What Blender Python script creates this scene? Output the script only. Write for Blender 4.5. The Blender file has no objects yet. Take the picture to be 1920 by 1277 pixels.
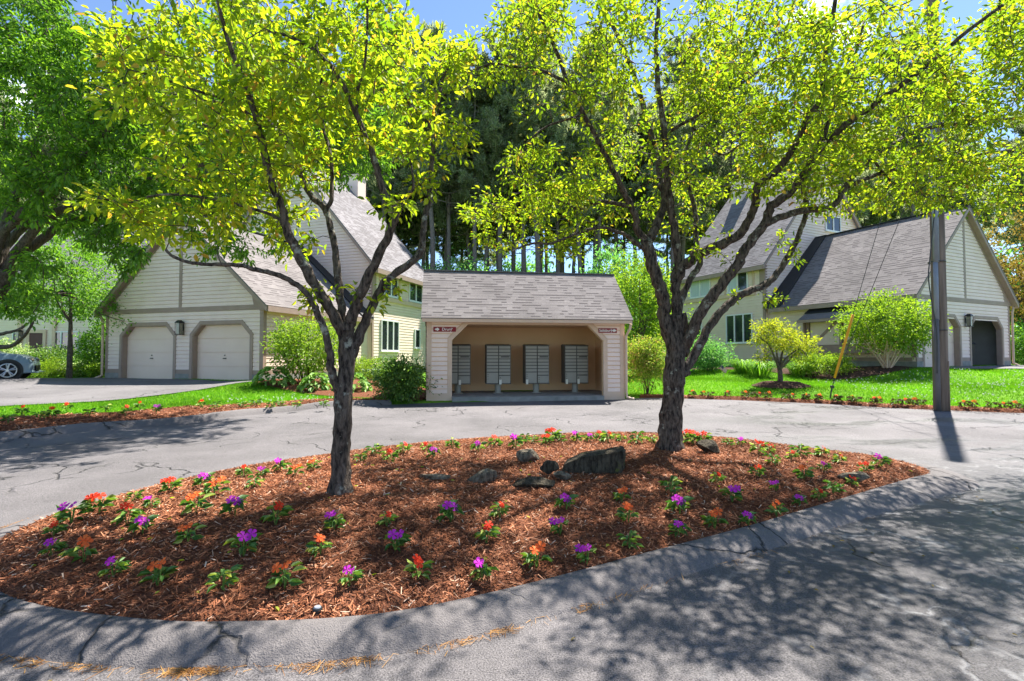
import bpy, bmesh, math, random
import numpy as np
from mathutils import Vector
random.seed(7); RNG = np.random.default_rng(11)
R = math.radians
SC = bpy.context.scene
COL = SC.collection
# ------------------------------------------------------------------ camera
FPX, CX, CY = 930.0, 960.0, 638.5
CAMH = 1.4
PITCH = math.atan((668-CY)/FPX)
cam_d = bpy.data.cameras.new('camera'); cam = bpy.data.objects.new('camera', cam_d); COL.objects.link(cam)
cam_d.sensor_width = 36.0; cam_d.lens = FPX/1920*36.0; cam_d.clip_end = 3000; cam_d.clip_start = 0.05
cam.location = (0,0,CAMH); cam.rotation_euler = (R(90)+PITCH, 0, 0)
SC.camera = cam
# ------------------------------------------------------------------ light
SUN_AZ, SUN_EL = R(40), R(60)          # azimuth from +y towards +x
sd = bpy.data.lights.new('sun', 'SUN'); so = bpy.data.objects.new('sun', sd); COL.objects.link(so)
sd.energy = 5.0; sd.angle = R(0.55); sd.color = (1.0, 0.955, 0.88)
sv = Vector((math.sin(SUN_AZ)*math.cos(SUN_EL), math.cos(SUN_AZ)*math.cos(SUN_EL), math.sin(SUN_EL)))
so.rotation_euler = sv.to_track_quat('Z','Y').to_euler()
w = bpy.data.worlds.new('World'); SC.world = w; w.use_nodes = True
nt = w.node_tree; nt.nodes.clear()
def N(nt, t, **kw):
    n = nt.nodes.new(t)
    for k, v in kw.items():
        if k.startswith('i_'): n.inputs[k[2:].replace('_',' ')].default_value = v
        else: setattr(n, k, v)
    return n
sky = N(nt,'ShaderNodeTexSky', sky_type='NISHITA', sun_disc=False, sun_elevation=SUN_EL, sun_rotation=SUN_AZ, altitude=600, air_density=0.8, dust_density=0.1, ozone_density=3.0)
bg = N(nt,'ShaderNodeBackground'); bg.inputs['Strength'].default_value = 0.09
tc = N(nt,'ShaderNodeTexCoord')
nz = N(nt,'ShaderNodeTexNoise'); nz.inputs['Scale'].default_value = 3.2; nz.inputs['Detail'].default_value = 7; nz.inputs['Roughness'].default_value = .55
mp = N(nt,'ShaderNodeMapping'); mp.inputs['Location'].default_value=(1.3,0.25,0.4); mp.inputs['Scale'].default_value=(1,1,1.8)
rp = N(nt,'ShaderNodeValToRGB'); rp.color_ramp.elements[0].position=.60; rp.color_ramp.elements[1].position=.70
mx = N(nt,'ShaderNodeMix', data_type='RGBA'); mx.inputs[7].default_value=(14,14.3,14.8,1)
out = N(nt,'ShaderNodeOutputWorld')
L = nt.links.new
L(tc.outputs['Generated'], mp.inputs[0]); L(mp.outputs[0], nz.inputs['Vector']); L(nz.outputs[0], rp.inputs[0])
L(rp.outputs[0], mx.inputs[0]); L(sky.outputs[0], mx.inputs[6]); L(mx.outputs[2], bg.inputs[0]); L(bg.outputs[0], out.inputs[0])
SC.view_settings.view_transform='Standard'; SC.view_settings.look='None'; SC.view_settings.gamma=1; SC.view_settings.exposure=1.7
SC.view_settings.use_curve_mapping=False
SC.cycles.max_bounces=8; SC.cycles.diffuse_bounces=4; SC.cycles.transmission_bounces=4; SC.cycles.glossy_bounces=3
SC.cycles.use_denoising=True
SC.cycles.sample_clamp_indirect=6.0

# ------------------------------------------------------------------ projection helpers (turn what is seen into places in metres)
sp_, cp_ = math.sin(PITCH), math.cos(PITCH)
def ray(px,py):
    xc=(px-CX)/FPX; yc=(CY-py)/FPX
    return np.array([xc, cp_-yc*sp_, sp_+yc*cp_])
def at(px,py,Y):
    d=ray(px,py); return np.array([0,0,CAMH])+d*(Y/d[1])

# ------------------------------------------------------------------ ground heights
CTRL = np.array([
 (-5,-6,0),(0,-6,0),(6,-6,0),(-12,-6,0),(14,-6,0),(-5,0,0),(0,0,0),(5,0,0),(12,0,0),(-11,2,0),(0,4,0),(5,5,0),(-5,5,0),(0,9,0),(5,9,0),(-5,8,0),(9,8,0),(-9,6,0),
 (14,6,0),(-3,11,.02),(3,12,.04),(0,14.3,.09),(3.4,15,.1),(-3,13.5,.08),(-8.6,8.3,0),(-7,10.2,.0),(-5.6,12.2,.04),
 (-9.8,9.7,.14),(-7.7,11.5,.13),(-5,13.2,.12),(-10.9,10.9,.22),(-12,15,.36),(-16.6,20.3,.44),(-12.5,18.6,.45),(-9,17.6,.45),(-14,12,.3),(-17.5,17.5,.52),(-20,13,.4),
 (-26,30,.7),(-20,26,.6),(-7,18,.38),(-5,17,.25),(-5,25,.5),(-3.2,15,.12),(0,17,.2),(0,22,.3),
 (5.3,15.1,.12),(8.1,13.9,.1),(9.9,12.5,.08),(12.2,11.8,.06),(16,11.2,.08),(22,10.5,.1),
 (9.2,17,.36),(7,20,.45),(13.4,25.5,.85),(16,19.5,.88),(20,20.5,.9),(23.4,23,.9),(26,20,.85),(15,15,.42),(20,15,.5),(27,14,.4),(10,23,.7),
 (0,40,.6),(-30,40,.9),(30,40,1.0),(0,80,1.2),(-60,60,1.2),(60,60,1.2),(60,10,.5),(-60,10,.6),(0,200,1.5),(-200,100,1.5),(200,100,1.5)],float)
def H(x,y):
    x=np.asarray(x,float); y=np.asarray(y,float)
    d2=(x[...,None]-CTRL[:,0])**2+(y[...,None]-CTRL[:,1])**2+.35
    w_=d2**-1.6
    return (w_*CTRL[:,2]).sum(-1)/w_.sum(-1)
def catmull(P,n=8,closed=False):
    P=np.asarray(P,float); m=len(P); out_=[]
    rng_=range(m if closed else m-1)
    for i in rng_:
        if closed: a,b,c,d=P[(i-1)%m],P[i],P[(i+1)%m],P[(i+2)%m]
        else: a,b,c,d=P[max(i-1,0)],P[i],P[i+1],P[min(i+2,m-1)]
        for k in range(n):
            t=k/n
            out_.append(.5*((2*b)+(-a+c)*t+(2*a-5*b+4*c-d)*t*t+(-a+3*b-3*c+d)*t**3))
    if not closed: out_.append(P[-1])
    return np.array(out_)
def inpoly(x,y,P):
    x=np.asarray(x,float); y=np.asarray(y,float); r=np.zeros(x.shape,bool)
    m=len(P)
    for i in range(m):
        x1,y1=P[i][0],P[i][1]; x2,y2=P[(i+1)%m][0],P[(i+1)%m][1]
        c=((y1>y)!=(y2>y))
        with np.errstate(divide='ignore',invalid='ignore'):
            xi=(x2-x1)*(y-y1)/((y2-y1) if y2!=y1 else 1e-9)+x1
        r^=c&(x<xi)
    return r
def dpoly(x,y,P,closed=True):
    x=np.asarray(x,float); y=np.asarray(y,float); best=np.full(x.shape,1e9); m=len(P)
    for i in range(m if closed else m-1):
        ax,ay=P[i][0],P[i][1]; bx,by=P[(i+1)%m][0]-ax,P[(i+1)%m][1]-ay
        l=bx*bx+by*by+1e-12
        t=np.clip(((x-ax)*bx+(y-ay)*by)/l,0,1)
        best=np.minimum(best,(x-ax-t*bx)**2+(y-ay-t*by)**2)
    return np.sqrt(best)
ISL_C=[(-3.62,3.75),(-3.6,4.3),(-3.4,4.98),(-3.05,5.57),(-2.4,6.2),(-1.75,6.75),(-.5,7.5),(1.2,7.98),(2.44,7.8),(3.45,7.25),(4.1,6.55),(4.5,6.2),(4.66,5.8),(4.56,5.45),(4.18,5.22),(3.5,4.8),(2.8,4.36),(1.76,3.73),(.83,3.22),(.12,2.82),(-.435,2.55),(-.83,2.44),(-1.31,2.40),(-1.7,2.41),(-2.33,2.53),(-2.85,2.75),(-3.35,3.15)]
ISL_C=[(a*1.047,b*1.047) for a,b in ISL_C]
ISL=catmull(ISL_C,6,True)
def mound(x,y):
    d=dpoly(x,y,ISL); return H(x,y)+.065+.22*(1-np.exp(-d/.75))
FAR_EDGE=catmull([(-30,-22),(-17,-12),(-12.6,-4),(-11.4,2),(-10.2,5.9),(-8.6,8.35),(-7,10.25),(-5.6,12.1),(-4.4,13.1),(-3.3,13.55),(-2.5,13.9),(0.4,14.5),(3.4,15.2),(4.2,15.45),(5.3,15.05),(8.1,13.9),(9.9,12.6),(12.1,11.75),(16,11.1),(24,10.4),(40,9.0),(70,7)],5)
ASPH=np.vstack([FAR_EDGE,[(70,-40),(-30,-40)]])
def lawn_z(x,y):
    x=np.asarray(x,float); y=np.asarray(y,float)
    ins=inpoly(x,y,ASPH); d=dpoly(x,y,FAR_EDGE,False)
    return H(x,y)+.05-np.where(ins,.3*np.clip(d/.5,0,1),0)
def gz(x,y):
    if bool(inpoly(np.array(x),np.array(y),ISL)): return float(mound(np.array(x),np.array(y)))
    if bool(inpoly(np.array(x),np.array(y),ASPH)): return float(H(x,y))
    return float(H(x,y))+.05
def gnd(px,py):
    d=ray(px,py); z=.1
    for _ in range(14):
        t=(z-CAMH)/d[2]; p=np.array([0,0,CAMH])+d*t
        z=.5*z+.5*gz(p[0],p[1])
    return np.array([p[0],p[1],z])

# ------------------------------------------------------------------ object helpers
ORG={}
def tag(o,label=None,cat=None,group=None,kind=None):
    if label: o['label']=label
    if cat: o['category']=cat
    if group: o['group']=group
    if kind: o['kind']=kind
    return o
def thing(name,loc,label,cat,group=None):
    o=bpy.data.objects.new(name,None); COL.objects.link(o); o.location=[float(v) for v in loc]; o.empty_display_size=.2
    ORG[o.name]=np.array(loc,float); return tag(o,label,cat,group)
def link(name,me,parent=None,origin=None):
    o=bpy.data.objects.new(name,me); COL.objects.link(o)
    if parent is not None:
        o.parent=parent; ORG[o.name]=ORG[parent.name]
    else:
        ORG[o.name]=np.zeros(3) if origin is None else np.array(origin,float); o.location=[float(v) for v in ORG[o.name]]
    return o
def copy_tree(o,loc=None,rz=None,sc=None,parent=None):
    c=o.copy(); COL.objects.link(c)
    if parent is not None: c.parent=parent
    if loc is not None: c.location=[float(v) for v in loc]
    if rz is not None: c.rotation_euler=(0,0,rz)
    if sc is not None: c.scale=(sc,sc,sc) if not hasattr(sc,'__len__') else sc
    for ch in list(o.children): copy_tree(ch,parent=c)
    return c
class MB:
    def __init__(s): s.v=[]; s.f=[]; s.m=[]; s.uv={}
    def add(s,vs,fs,mi=0):
        b=len(s.v); s.v.extend([tuple(map(float,p)) for p in vs])
        for f in fs: s.f.append(tuple(b+i for i in f)); s.m.append(mi)
    def quad(s,a,b,c,d,mi=0,uv=None):
        s.add([a,b,c,d],[(0,1,2,3)],mi)
        if uv: s.uv[len(s.f)-1]=uv
    def poly(s,ps,mi=0): s.add(ps,[tuple(range(len(ps)))],mi)
    def hexa(s,p,mi=0):   # 8 points: bottom 4, top 4
        s.add(p,[(0,3,2,1),(4,5,6,7),(0,1,5,4),(1,2,6,5),(2,3,7,6),(3,0,4,7)],mi)
    def box(s,F,a0,a1,b0,b1,c0,c1,mi=0):
        s.hexa([F(a0,b0,c0),F(a1,b0,c0),F(a1,b1,c0),F(a0,b1,c0),F(a0,b0,c1),F(a1,b0,c1),F(a1,b1,c1),F(a0,b1,c1)],mi)
    def prism(s,lo,hi,mi=0):
        n=len(lo); s.add(list(lo)+list(hi),[tuple(range(n))[::-1],tuple(range(n,2*n))]+[(i,(i+1)%n,n+(i+1)%n,n+i) for i in range(n)],mi)
    def tube(s,P,rad,n=8,mi=0,cap=True,wob=0):
        P=np.asarray(P,float); m=len(P); rad=np.broadcast_to(rad,(m,))
        T=np.gradient(P,axis=0); T/=np.linalg.norm(T,axis=1)[:,None]+1e-9
        ref=np.array([.13,.91,.39]) if abs(T[0][2])>.8 else np.array([.05,.1,1.])
        vs=[]
        u=np.cross(T[0],ref); u/=np.linalg.norm(u)
        for i in range(m):
            u=u-T[i]*u.dot(T[i]); u/=np.linalg.norm(u)+1e-9; v=np.cross(T[i],u)
            for k in range(n):
                a=2*math.pi*k/n; r=rad[i]*(1+(wob*(RNG.random()-.5)*2 if wob else 0))
                vs.append(P[i]+(u*math.cos(a)+v*math.sin(a))*r)
        fs=[(i*n+k,i*n+(k+1)%n,(i+1)*n+(k+1)%n,(i+1)*n+k) for i in range(m-1) for k in range(n)]
        if cap: fs+=[tuple(range(n))[::-1],tuple(range((m-1)*n,m*n))]
        s.add(vs,fs,mi)
    def build(s,name,mats,parent=None,origin=None,smooth=False,recalc=True,autos=None):
        me=bpy.data.meshes.new(name)
        org=ORG[parent.name] if parent is not None else (np.zeros(3) if origin is None else np.array(origin,float))
        V=np.array(s.v,float).reshape(-1,3)-org
        me.from_pydata(V.tolist(),[],s.f)
        if not isinstance(mats,(list,tuple)): mats=[mats]
        for m in mats: me.materials.append(m)
        if len(mats)>1: me.polygons.foreach_set('material_index',s.m)
        if s.uv:
            ul=me.uv_layers.new(name='UVMap')
            for fi,uv in s.uv.items():
                ls=me.polygons[fi].loop_start
                for k,c in enumerate(uv): ul.data[ls+k].uv=c
        if recalc and len(s.f)<60000:
            bm=bmesh.new(); bm.from_mesh(me); bmesh.ops.recalc_face_normals(bm,faces=bm.faces); bm.to_mesh(me); bm.free()
        if smooth: me.polygons.foreach_set('use_smooth',[True]*len(me.polygons))
        me.update()
        return link(name,me,parent,origin)
def npmesh(name,V,F,mats,parent=None,origin=None,mi=None,smooth=False):
    me=bpy.data.meshes.new(name)
    org=ORG[parent.name] if parent is not None else (np.zeros(3) if origin is None else np.array(origin,float))
    V=np.ascontiguousarray(V-org,dtype=np.float32); F=np.ascontiguousarray(F,dtype=np.int32); k=F.shape[1]; n=len(F)
    me.vertices.add(len(V)); me.vertices.foreach_set('co',V.ravel())
    me.loops.add(n*k); me.loops.foreach_set('vertex_index',F.ravel())
    me.polygons.add(n); me.polygons.foreach_set('loop_start',np.arange(0,n*k,k,dtype=np.int32))
    if not isinstance(mats,(list,tuple)): mats=[mats]
    for m in mats: me.materials.append(m)
    if mi is not None: me.polygons.foreach_set('material_index',np.asarray(mi,dtype=np.int32))
    if smooth: me.polygons.foreach_set('use_smooth',np.ones(n,dtype=bool))
    me.update(calc_edges=True); me.validate()
    return link(name,me,parent,origin)

# ------------------------------------------------------------------ materials
def newmat(name):
    m=bpy.data.materials.new(name); m.use_nodes=True; nt=m.node_tree; nt.nodes.clear()
    o=N(nt,'ShaderNodeOutputMaterial'); return m,nt,o
def ramp(nt,stops,interp='LINEAR'):
    r=N(nt,'ShaderNodeValToRGB'); cr=r.color_ramp; cr.interpolation=interp
    while len(cr.elements)<len(stops): cr.elements.new(.5)
    for e,(p,c) in zip(cr.elements,stops): e.position=p; e.color=(c[0],c[1],c[2],1)
    return r
def pmat(name,c1,c2=None,scale=6,rough=.7,bump=0,bscale=40,spec=.3,detail=5,metal=0,stretch=None,island=0,dist=.02):
    m,nt,o=newmat(name); l=nt.links.new
    b=N(nt,'ShaderNodeBsdfPrincipled'); b.inputs['Roughness'].default_value=rough; b.inputs['Specular IOR Level'].default_value=spec; b.inputs['Metallic'].default_value=metal
    tc=N(nt,'ShaderNodeTexCoord'); vec=tc.outputs['Object']
    if stretch:
        mp=N(nt,'ShaderNodeMapping'); mp.inputs['Scale'].default_value=stretch; l(vec,mp.inputs[0]); vec=mp.outputs[0]
    if c2 is None: c2=tuple(x*.8 for x in c1)
    nz=N(nt,'ShaderNodeTexNoise'); nz.inputs['Scale'].default_value=scale; nz.inputs['Detail'].default_value=detail; l(vec,nz.inputs['Vector'])
    r=ramp(nt,[(.3,c2),(.7,c1)]); l(nz.outputs[0],r.inputs[0]); colr=r.outputs[0]
    if island:
        g=N(nt,'ShaderNodeNewGeometry'); hs=N(nt,'ShaderNodeHueSaturation'); ma=N(nt,'ShaderNodeMapRange'); ma.inputs[3].default_value=1-island; ma.inputs[4].default_value=1+island
        l(g.outputs['Random Per Island'],ma.inputs[0]); l(ma.outputs[0],hs.inputs['Value']); l(colr,hs.inputs['Color']); colr=hs.outputs[0]
    l(colr,b.inputs['Base Color'])
    if bump:
        n2=N(nt,'ShaderNodeTexNoise'); n2.inputs['Scale'].default_value=bscale; n2.inputs['Detail'].default_value=6; l(vec,n2.inputs['Vector'])
        bp=N(nt,'ShaderNodeBump'); bp.inputs['Strength'].default_value=bump; bp.inputs['Distance'].default_value=dist; l(n2.outputs[0],bp.inputs['Height']); l(bp.outputs[0],b.inputs['Normal'])
    l(b.outputs[0],o.inputs[0]); return m
def leafmat(name,stops,tr=.5,tint=(1.1,1.2,.6),gloss=.06,patch=None):
    m,nt,o=newmat(name); l=nt.links.new
    g=N(nt,'ShaderNodeNewGeometry'); r=ramp(nt,stops); l(g.outputs['Random Per Island'],r.inputs[0])
    d=N(nt,'ShaderNodeBsdfDiffuse'); t=N(nt,'ShaderNodeBsdfTranslucent'); mx=N(nt,'ShaderNodeMixShader'); mx.inputs[0].default_value=tr
    mu=N(nt,'ShaderNodeMix',data_type='RGBA',blend_type='MULTIPLY'); mu.inputs[0].default_value=1; mu.inputs[7].default_value=(tint[0],tint[1],tint[2],1)
    mu.clamp_result=False
    rc=r.outputs[0]
    if patch:      # slow drift of colour over the ground: damp, dry and faded areas
        tc=N(nt,'ShaderNodeTexCoord'); nz=N(nt,'ShaderNodeTexNoise'); nz.inputs['Scale'].default_value=patch[0]; nz.inputs['Detail'].default_value=5; l(tc.outputs['Object'],nz.inputs['Vector'])
        mr=N(nt,'ShaderNodeMapRange'); mr.inputs[1].default_value=.32; mr.inputs[2].default_value=.66; mr.inputs[3].default_value=patch[1]; mr.inputs[4].default_value=patch[2]; l(nz.outputs[0],mr.inputs[0])
        hs=N(nt,'ShaderNodeHueSaturation'); l(mr.outputs[0],hs.inputs['Value']); l(rc,hs.inputs['Color']); rc=hs.outputs[0]
    l(rc,d.inputs[0]); l(rc,mu.inputs[6]); l(mu.outputs[2],t.inputs[0]); l(d.outputs[0],mx.inputs[1]); l(t.outputs[0],mx.inputs[2])
    gl=N(nt,'ShaderNodeBsdfGlossy'); gl.inputs['Roughness'].default_value=.5; m2=N(nt,'ShaderNodeMixShader'); m2.inputs[0].default_value=gloss*.4
    l(mx.outputs[0],m2.inputs[1]); l(gl.outputs[0],m2.inputs[2]); l(m2.outputs[0],o.inputs[0]); return m
M={}
M['siding']=pmat('siding_paint',(.85,.665,.585),(.78,.605,.525),2.2,.6,.08,30)
M['siding_cream']=pmat('siding_cream_paint',(.80,.645,.53),(.74,.59,.475),2.2,.6,.08,30)
M['trim']=pmat('taupe_trim_paint',(.36,.26,.21),(.31,.22,.175),3,.6,.08,30)
M['trim_light']=pmat('tan_trim_paint',(.66,.47,.34),(.60,.42,.30),3,.6,.08,30)
M['shelter_siding']=pmat('shelter_clapboard_paint',(.86,.67,.57),(.80,.61,.51),3,.6,.08,30)
M['interior']=pmat('shelter_inner_paint',(.85,.57,.34),(.79,.52,.30),1.5,.75,.05,20)
M['gdoor']=pmat('garage_door_paint',(.82,.62,.52),(.77,.575,.475),1.4,.5,.03,50)
M['concrete']=pmat('concrete',(.30,.29,.27),(.2,.195,.18),5,.85,.3,60)
M['white']=pmat('white_window_paint',(.78,.78,.76),(.72,.72,.70),4,.45)
M['black_metal']=pmat('black_metal',(.025,.022,.02),(.015,.014,.013),8,.4)
M['grey_metal']=pmat('grey_mailbox_metal',(.33,.31,.26),(.30,.28,.235),3,.45,.03,60,spec=.4)
M['gap_shade_metal']=pmat('mailbox_gap_shade_metal',(.10,.095,.082),(.085,.08,.07),3,.5)  # mailbox grey darkened: shade of the door gaps put into the cabinet colour
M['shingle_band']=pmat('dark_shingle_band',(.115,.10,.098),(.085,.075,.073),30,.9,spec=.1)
M['galv']=pmat('galvanised_metal',(.30,.32,.36),(.22,.24,.27),3,.5,.05,20,metal=.2)
M['conduit_dark']=pmat('dark_conduit',(.13,.12,.12),(.09,.085,.085),3,.5,.05,20)
M['wood_pole']=pmat('weathered_pole_wood',(.27,.20,.15),(.09,.065,.05),9,.85,.6,22,stretch=(1,1,.06),dist=.03)
M['lamp_glass']=pmat('lamp_glass',(.28,.25,.19),(.18,.15,.11),8,.15,spec=.6)
M['tag']=pmat('white_paper_tag',(.75,.72,.62),(.7,.66,.55),8,.7)
M['sign']=pmat('maroon_sign_paint',(.25,.012,.02),(.21,.01,.016),5,.4)
M['sign_white']=pmat('white_lettering',(.8,.78,.74),(.75,.73,.7),5,.5)
M['yellow']=pmat('yellow_plastic',(.75,.36,.03),(.68,.31,.02),4,.4)
M['wire']=pmat('wire_steel',(.06,.06,.06),(.04,.04,.04),4,.5)
M['red_door']=pmat('dark_red_door_paint',(.075,.012,.014),(.06,.01,.012),4,.4)
M['dark_inside']=pmat('garage_inner_wall',(.34,.32,.30),(.28,.26,.245),2,.8)
M['bin']=pmat('dark_bin_plastic',(.02,.022,.022),(.012,.013,.013),6,.5)
M['membrane']=pmat('black_roof_membrane',(.022,.023,.026),(.016,.017,.019),6,.6,.1,50)
M['curtain']=pmat('white_curtain',(.55,.6,.62),(.42,.47,.5),9,.6,stretch=(5,5,.2))
def glassmat():
    m,nt,o=newmat('window_glass'); b=N(nt,'ShaderNodeBsdfPrincipled'); b.inputs['Base Color'].default_value=(.025,.03,.035,1); b.inputs['Roughness'].default_value=.03; b.inputs['Specular IOR Level'].default_value=.9
    tc=N(nt,'ShaderNodeTexCoord'); nz=N(nt,'ShaderNodeTexNoise'); nz.inputs['Scale'].default_value=1.3
    bp=N(nt,'ShaderNodeBump'); bp.inputs['Strength'].default_value=.06; nt.links.new(tc.outputs['Object'],nz.inputs['Vector']); nt.links.new(nz.outputs[0],bp.inputs['Height']); nt.links.new(bp.outputs[0],b.inputs['Normal'])
    nt.links.new(b.outputs[0],o.inputs[0]); return m
M['glass']=glassmat()
def shinglemat(name,a,b_,c):
    m,nt,o=newmat(name); l=nt.links.new
    bs=N(nt,'ShaderNodeBsdfPrincipled'); bs.inputs['Roughness'].default_value=.9; bs.inputs['Specular IOR Level'].default_value=.15
    g=N(nt,'ShaderNodeNewGeometry'); r=ramp(nt,[(0,a),(.35,b_),(.7,c),(1,a)]); l(g.outputs['Random Per Island'],r.inputs[0])
    tc=N(nt,'ShaderNodeTexCoord'); nz=N(nt,'ShaderNodeTexNoise'); nz.inputs['Scale'].default_value=60; nz.inputs['Detail'].default_value=3; l(tc.outputs['Object'],nz.inputs['Vector'])
    n2=N(nt,'ShaderNodeTexNoise'); n2.inputs['Scale'].default_value=.9; l(tc.outputs['Object'],n2.inputs['Vector'])
    ad=N(nt,'ShaderNodeMath',operation='ADD'); l(nz.outputs[0],ad.inputs[0]); l(n2.outputs[0],ad.inputs[1])
    mr=N(nt,'ShaderNodeMapRange'); mr.inputs[1].default_value=.6; mr.inputs[2].default_value=1.4; mr.inputs[3].default_value=.72; mr.inputs[4].default_value=1.3; l(ad.outputs[0],mr.inputs[0])
    hs=N(nt,'ShaderNodeHueSaturation'); l(mr.outputs[0],hs.inputs['Value']); l(r.outputs[0],hs.inputs['Color']); l(hs.outputs[0],bs.inputs['Base Color'])
    bp=N(nt,'ShaderNodeBump'); bp.inputs['Strength'].default_value=.35; bp.inputs['Distance'].default_value=.01; l(nz.outputs[0],bp.inputs['Height']); l(bp.outputs[0],bs.inputs['Normal'])
    l(bs.outputs[0],o.inputs[0]); return m
M['shingle']=shinglemat('grey_brown_shingle',(.175,.156,.15),(.19,.17,.164),(.16,.142,.137))
M['shingle_grey']=shinglemat('grey_shingle',(.185,.172,.176),(.205,.192,.196),(.165,.153,.158))
def barkmat(name,dark,mid,lich,lam=.62):
    m,nt,o=newmat(name); l=nt.links.new
    b=N(nt,'ShaderNodeBsdfPrincipled'); b.inputs['Roughness'].default_value=.9; b.inputs['Specular IOR Level'].default_value=.2
    tc=N(nt,'ShaderNodeTexCoord'); mp=N(nt,'ShaderNodeMapping'); mp.inputs['Scale'].default_value=(1,1,.3); l(tc.outputs['Object'],mp.inputs[0])
    n1=N(nt,'ShaderNodeTexNoise'); n1.inputs['Scale'].default_value=34; n1.inputs['Detail'].default_value=8; n1.inputs['Roughness'].default_value=.65; l(mp.outputs[0],n1.inputs['Vector'])
    r=ramp(nt,[(.36,dark),(.62,mid)]); l(n1.outputs[0],r.inputs[0])
    n2=N(nt,'ShaderNodeTexNoise'); n2.inputs['Scale'].default_value=7; n2.inputs['Detail'].default_value=5; n2.inputs['Roughness'].default_value=.7; l(tc.outputs['Object'],n2.inputs['Vector'])
    r2=ramp(nt,[(lam,(0,0,0)),(lam+.07,(1,1,1))]); l(n2.outputs[0],r2.inputs[0])
    mx=N(nt,'ShaderNodeMix',data_type='RGBA'); mx.inputs[7].default_value=(*lich,1); l(r2.outputs[0],mx.inputs[0]); l(r.outputs[0],mx.inputs[6]); l(mx.outputs[2],b.inputs['Base Color'])
    bp=N(nt,'ShaderNodeBump'); bp.inputs['Strength'].default_value=1.0; bp.inputs['Distance'].default_value=.05; l(n1.outputs[0],bp.inputs['Height']); l(bp.outputs[0],b.inputs['Normal'])
    l(b.outputs[0],o.inputs[0]); return m
M['bark']=barkmat('crabapple_bark',(.016,.012,.010),(.17,.13,.10),(.36,.35,.28),.585)
M['bark_grey']=barkmat('grey_brown_bark',(.05,.04,.032),(.17,.135,.105),(.22,.2,.15))
M['bark_pine']=barkmat('pine_bark',(.09,.075,.07),(.27,.23,.21),(.2,.18,.16))
M['twig']=pmat('twig_bark',(.09,.06,.045),(.05,.035,.028),20,.85)
M['leaf_crab']=leafmat('crabapple_leaf',[(0,(.16,.25,.015)),(.35,(.30,.38,.018)),(.7,(.43,.48,.02)),(.93,(.56,.52,.03)),(1,(.55,.27,.06))],.66,(.98,1.15,.55))
M['leaf_crab_b']=leafmat('crabapple_leaf_deep',[(0,(.13,.22,.015)),(.4,(.26,.34,.018)),(.8,(.41,.46,.02)),(.95,(.52,.48,.03)),(1,(.5,.24,.06))],.66,(.98,1.15,.55))
M['leaf_zelk']=leafmat('dark_green_leaf',[(0,(.07,.17,.022)),(.5,(.13,.27,.028)),(1,(.23,.40,.04))],.55,(1.2,1.25,.5))
M['leaf_green']=leafmat('mid_green_leaf',[(0,(.08,.2,.025)),(.5,(.14,.32,.03)),(1,(.25,.43,.04))],.52,(1.2,1.2,.55))
M['leaf_bright']=leafmat('bright_green_leaf',[(0,(.13,.24,.025)),(.5,(.21,.35,.03)),(1,(.33,.45,.045))],.5,(1.15,1.15,.55))
M['leaf_gloss']=leafmat('glossy_green_leaf',[(0,(.05,.12,.025)),(.5,(.10,.21,.03)),(1,(.22,.34,.05))],.35,(1.2,1.2,.5),.1)
M['leaf_maple']=leafmat('maple_leaf_yellow_green',[(0,(.22,.30,.02)),(.5,(.36,.42,.03)),(1,(.5,.48,.04))],.5,(1.1,1.1,.6))
M['leaf_pink']=leafmat('bush_leaf_pink_tips',[(0,(.15,.24,.03)),(.5,(.26,.36,.04)),(.8,(.36,.42,.06)),(1,(.5,.25,.17))],.45)
M['leaf_gold']=leafmat('golden_brown_leaf',[(0,(.15,.11,.03)),(.5,(.26,.19,.04)),(1,(.38,.28,.06))],.4,(1.1,1.05,.6))
M['leaf_under']=leafmat('shade_green_leaf',[(0,(.07,.2,.07)),(.5,(.13,.32,.09)),(1,(.25,.45,.11))],.58,(1.1,1.2,.7))
M['needle']=leafmat('pine_needle',[(0,(.20,.26,.15)),(.5,(.32,.38,.23)),(1,(.45,.48,.31))],.58,(1.1,1.1,.8))
M['hosta']=leafmat('hosta_leaf',[(0,(.12,.26,.05)),(.5,(.2,.36,.07)),(.8,(.32,.46,.12)),(1,(.5,.55,.3))],.35)
M['hosta_white']=leafmat('pale_variegated_leaf',[(0,(.15,.3,.06)),(.4,(.3,.42,.15)),(1,(.6,.62,.4))],.35)
M['fleaf']=leafmat('bedding_leaf',[(0,(.045,.13,.03)),(.5,(.09,.2,.035)),(.85,(.2,.32,.05)),(1,(.35,.4,.08))],.35,(1.2,1.2,.5),.08)
M['fleaf_dark']=leafmat('bronze_bedding_leaf',[(0,(.05,.05,.025)),(.5,(.08,.1,.03)),(1,(.14,.13,.05))],.3,(1.2,1.0,.5),.08)
M['p_purple']=leafmat('purple_petal',[(0,(.50,.02,.44)),(1,(.62,.05,.55))],.35,(1.1,.8,1.0),.02)
M['p_red']=leafmat('red_petal',[(0,(.68,.03,.018)),(1,(.78,.07,.02))],.35,(1.1,.8,.8),.02)
M['p_orange']=leafmat('orange_petal',[(0,(.78,.09,.02)),(1,(.85,.2,.05))],.35,(1.1,.8,.8),.02)
M['p_pink']=leafmat('pink_petal',[(0,(.6,.1,.3)),(1,(.7,.2,.4))],.35,(1.1,.8,.8),.02)
M['grass_blade']=leafmat('grass_blade',[(0,(.08,.24,.012)),(.5,(.13,.35,.015)),(1,(.23,.44,.03))],.5,(1.15,1.15,.5),.03,patch=(.45,.62,1.2))
M['chip']=leafmat('shredded_bark_chip',[(0,(.12,.045,.025)),(.3,(.23,.085,.04)),(.7,(.40,.15,.07)),(.93,(.54,.26,.14)),(1,(.62,.48,.36))],.05,(1,1,1),.02,patch=(1.4,.55,1.15))
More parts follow.
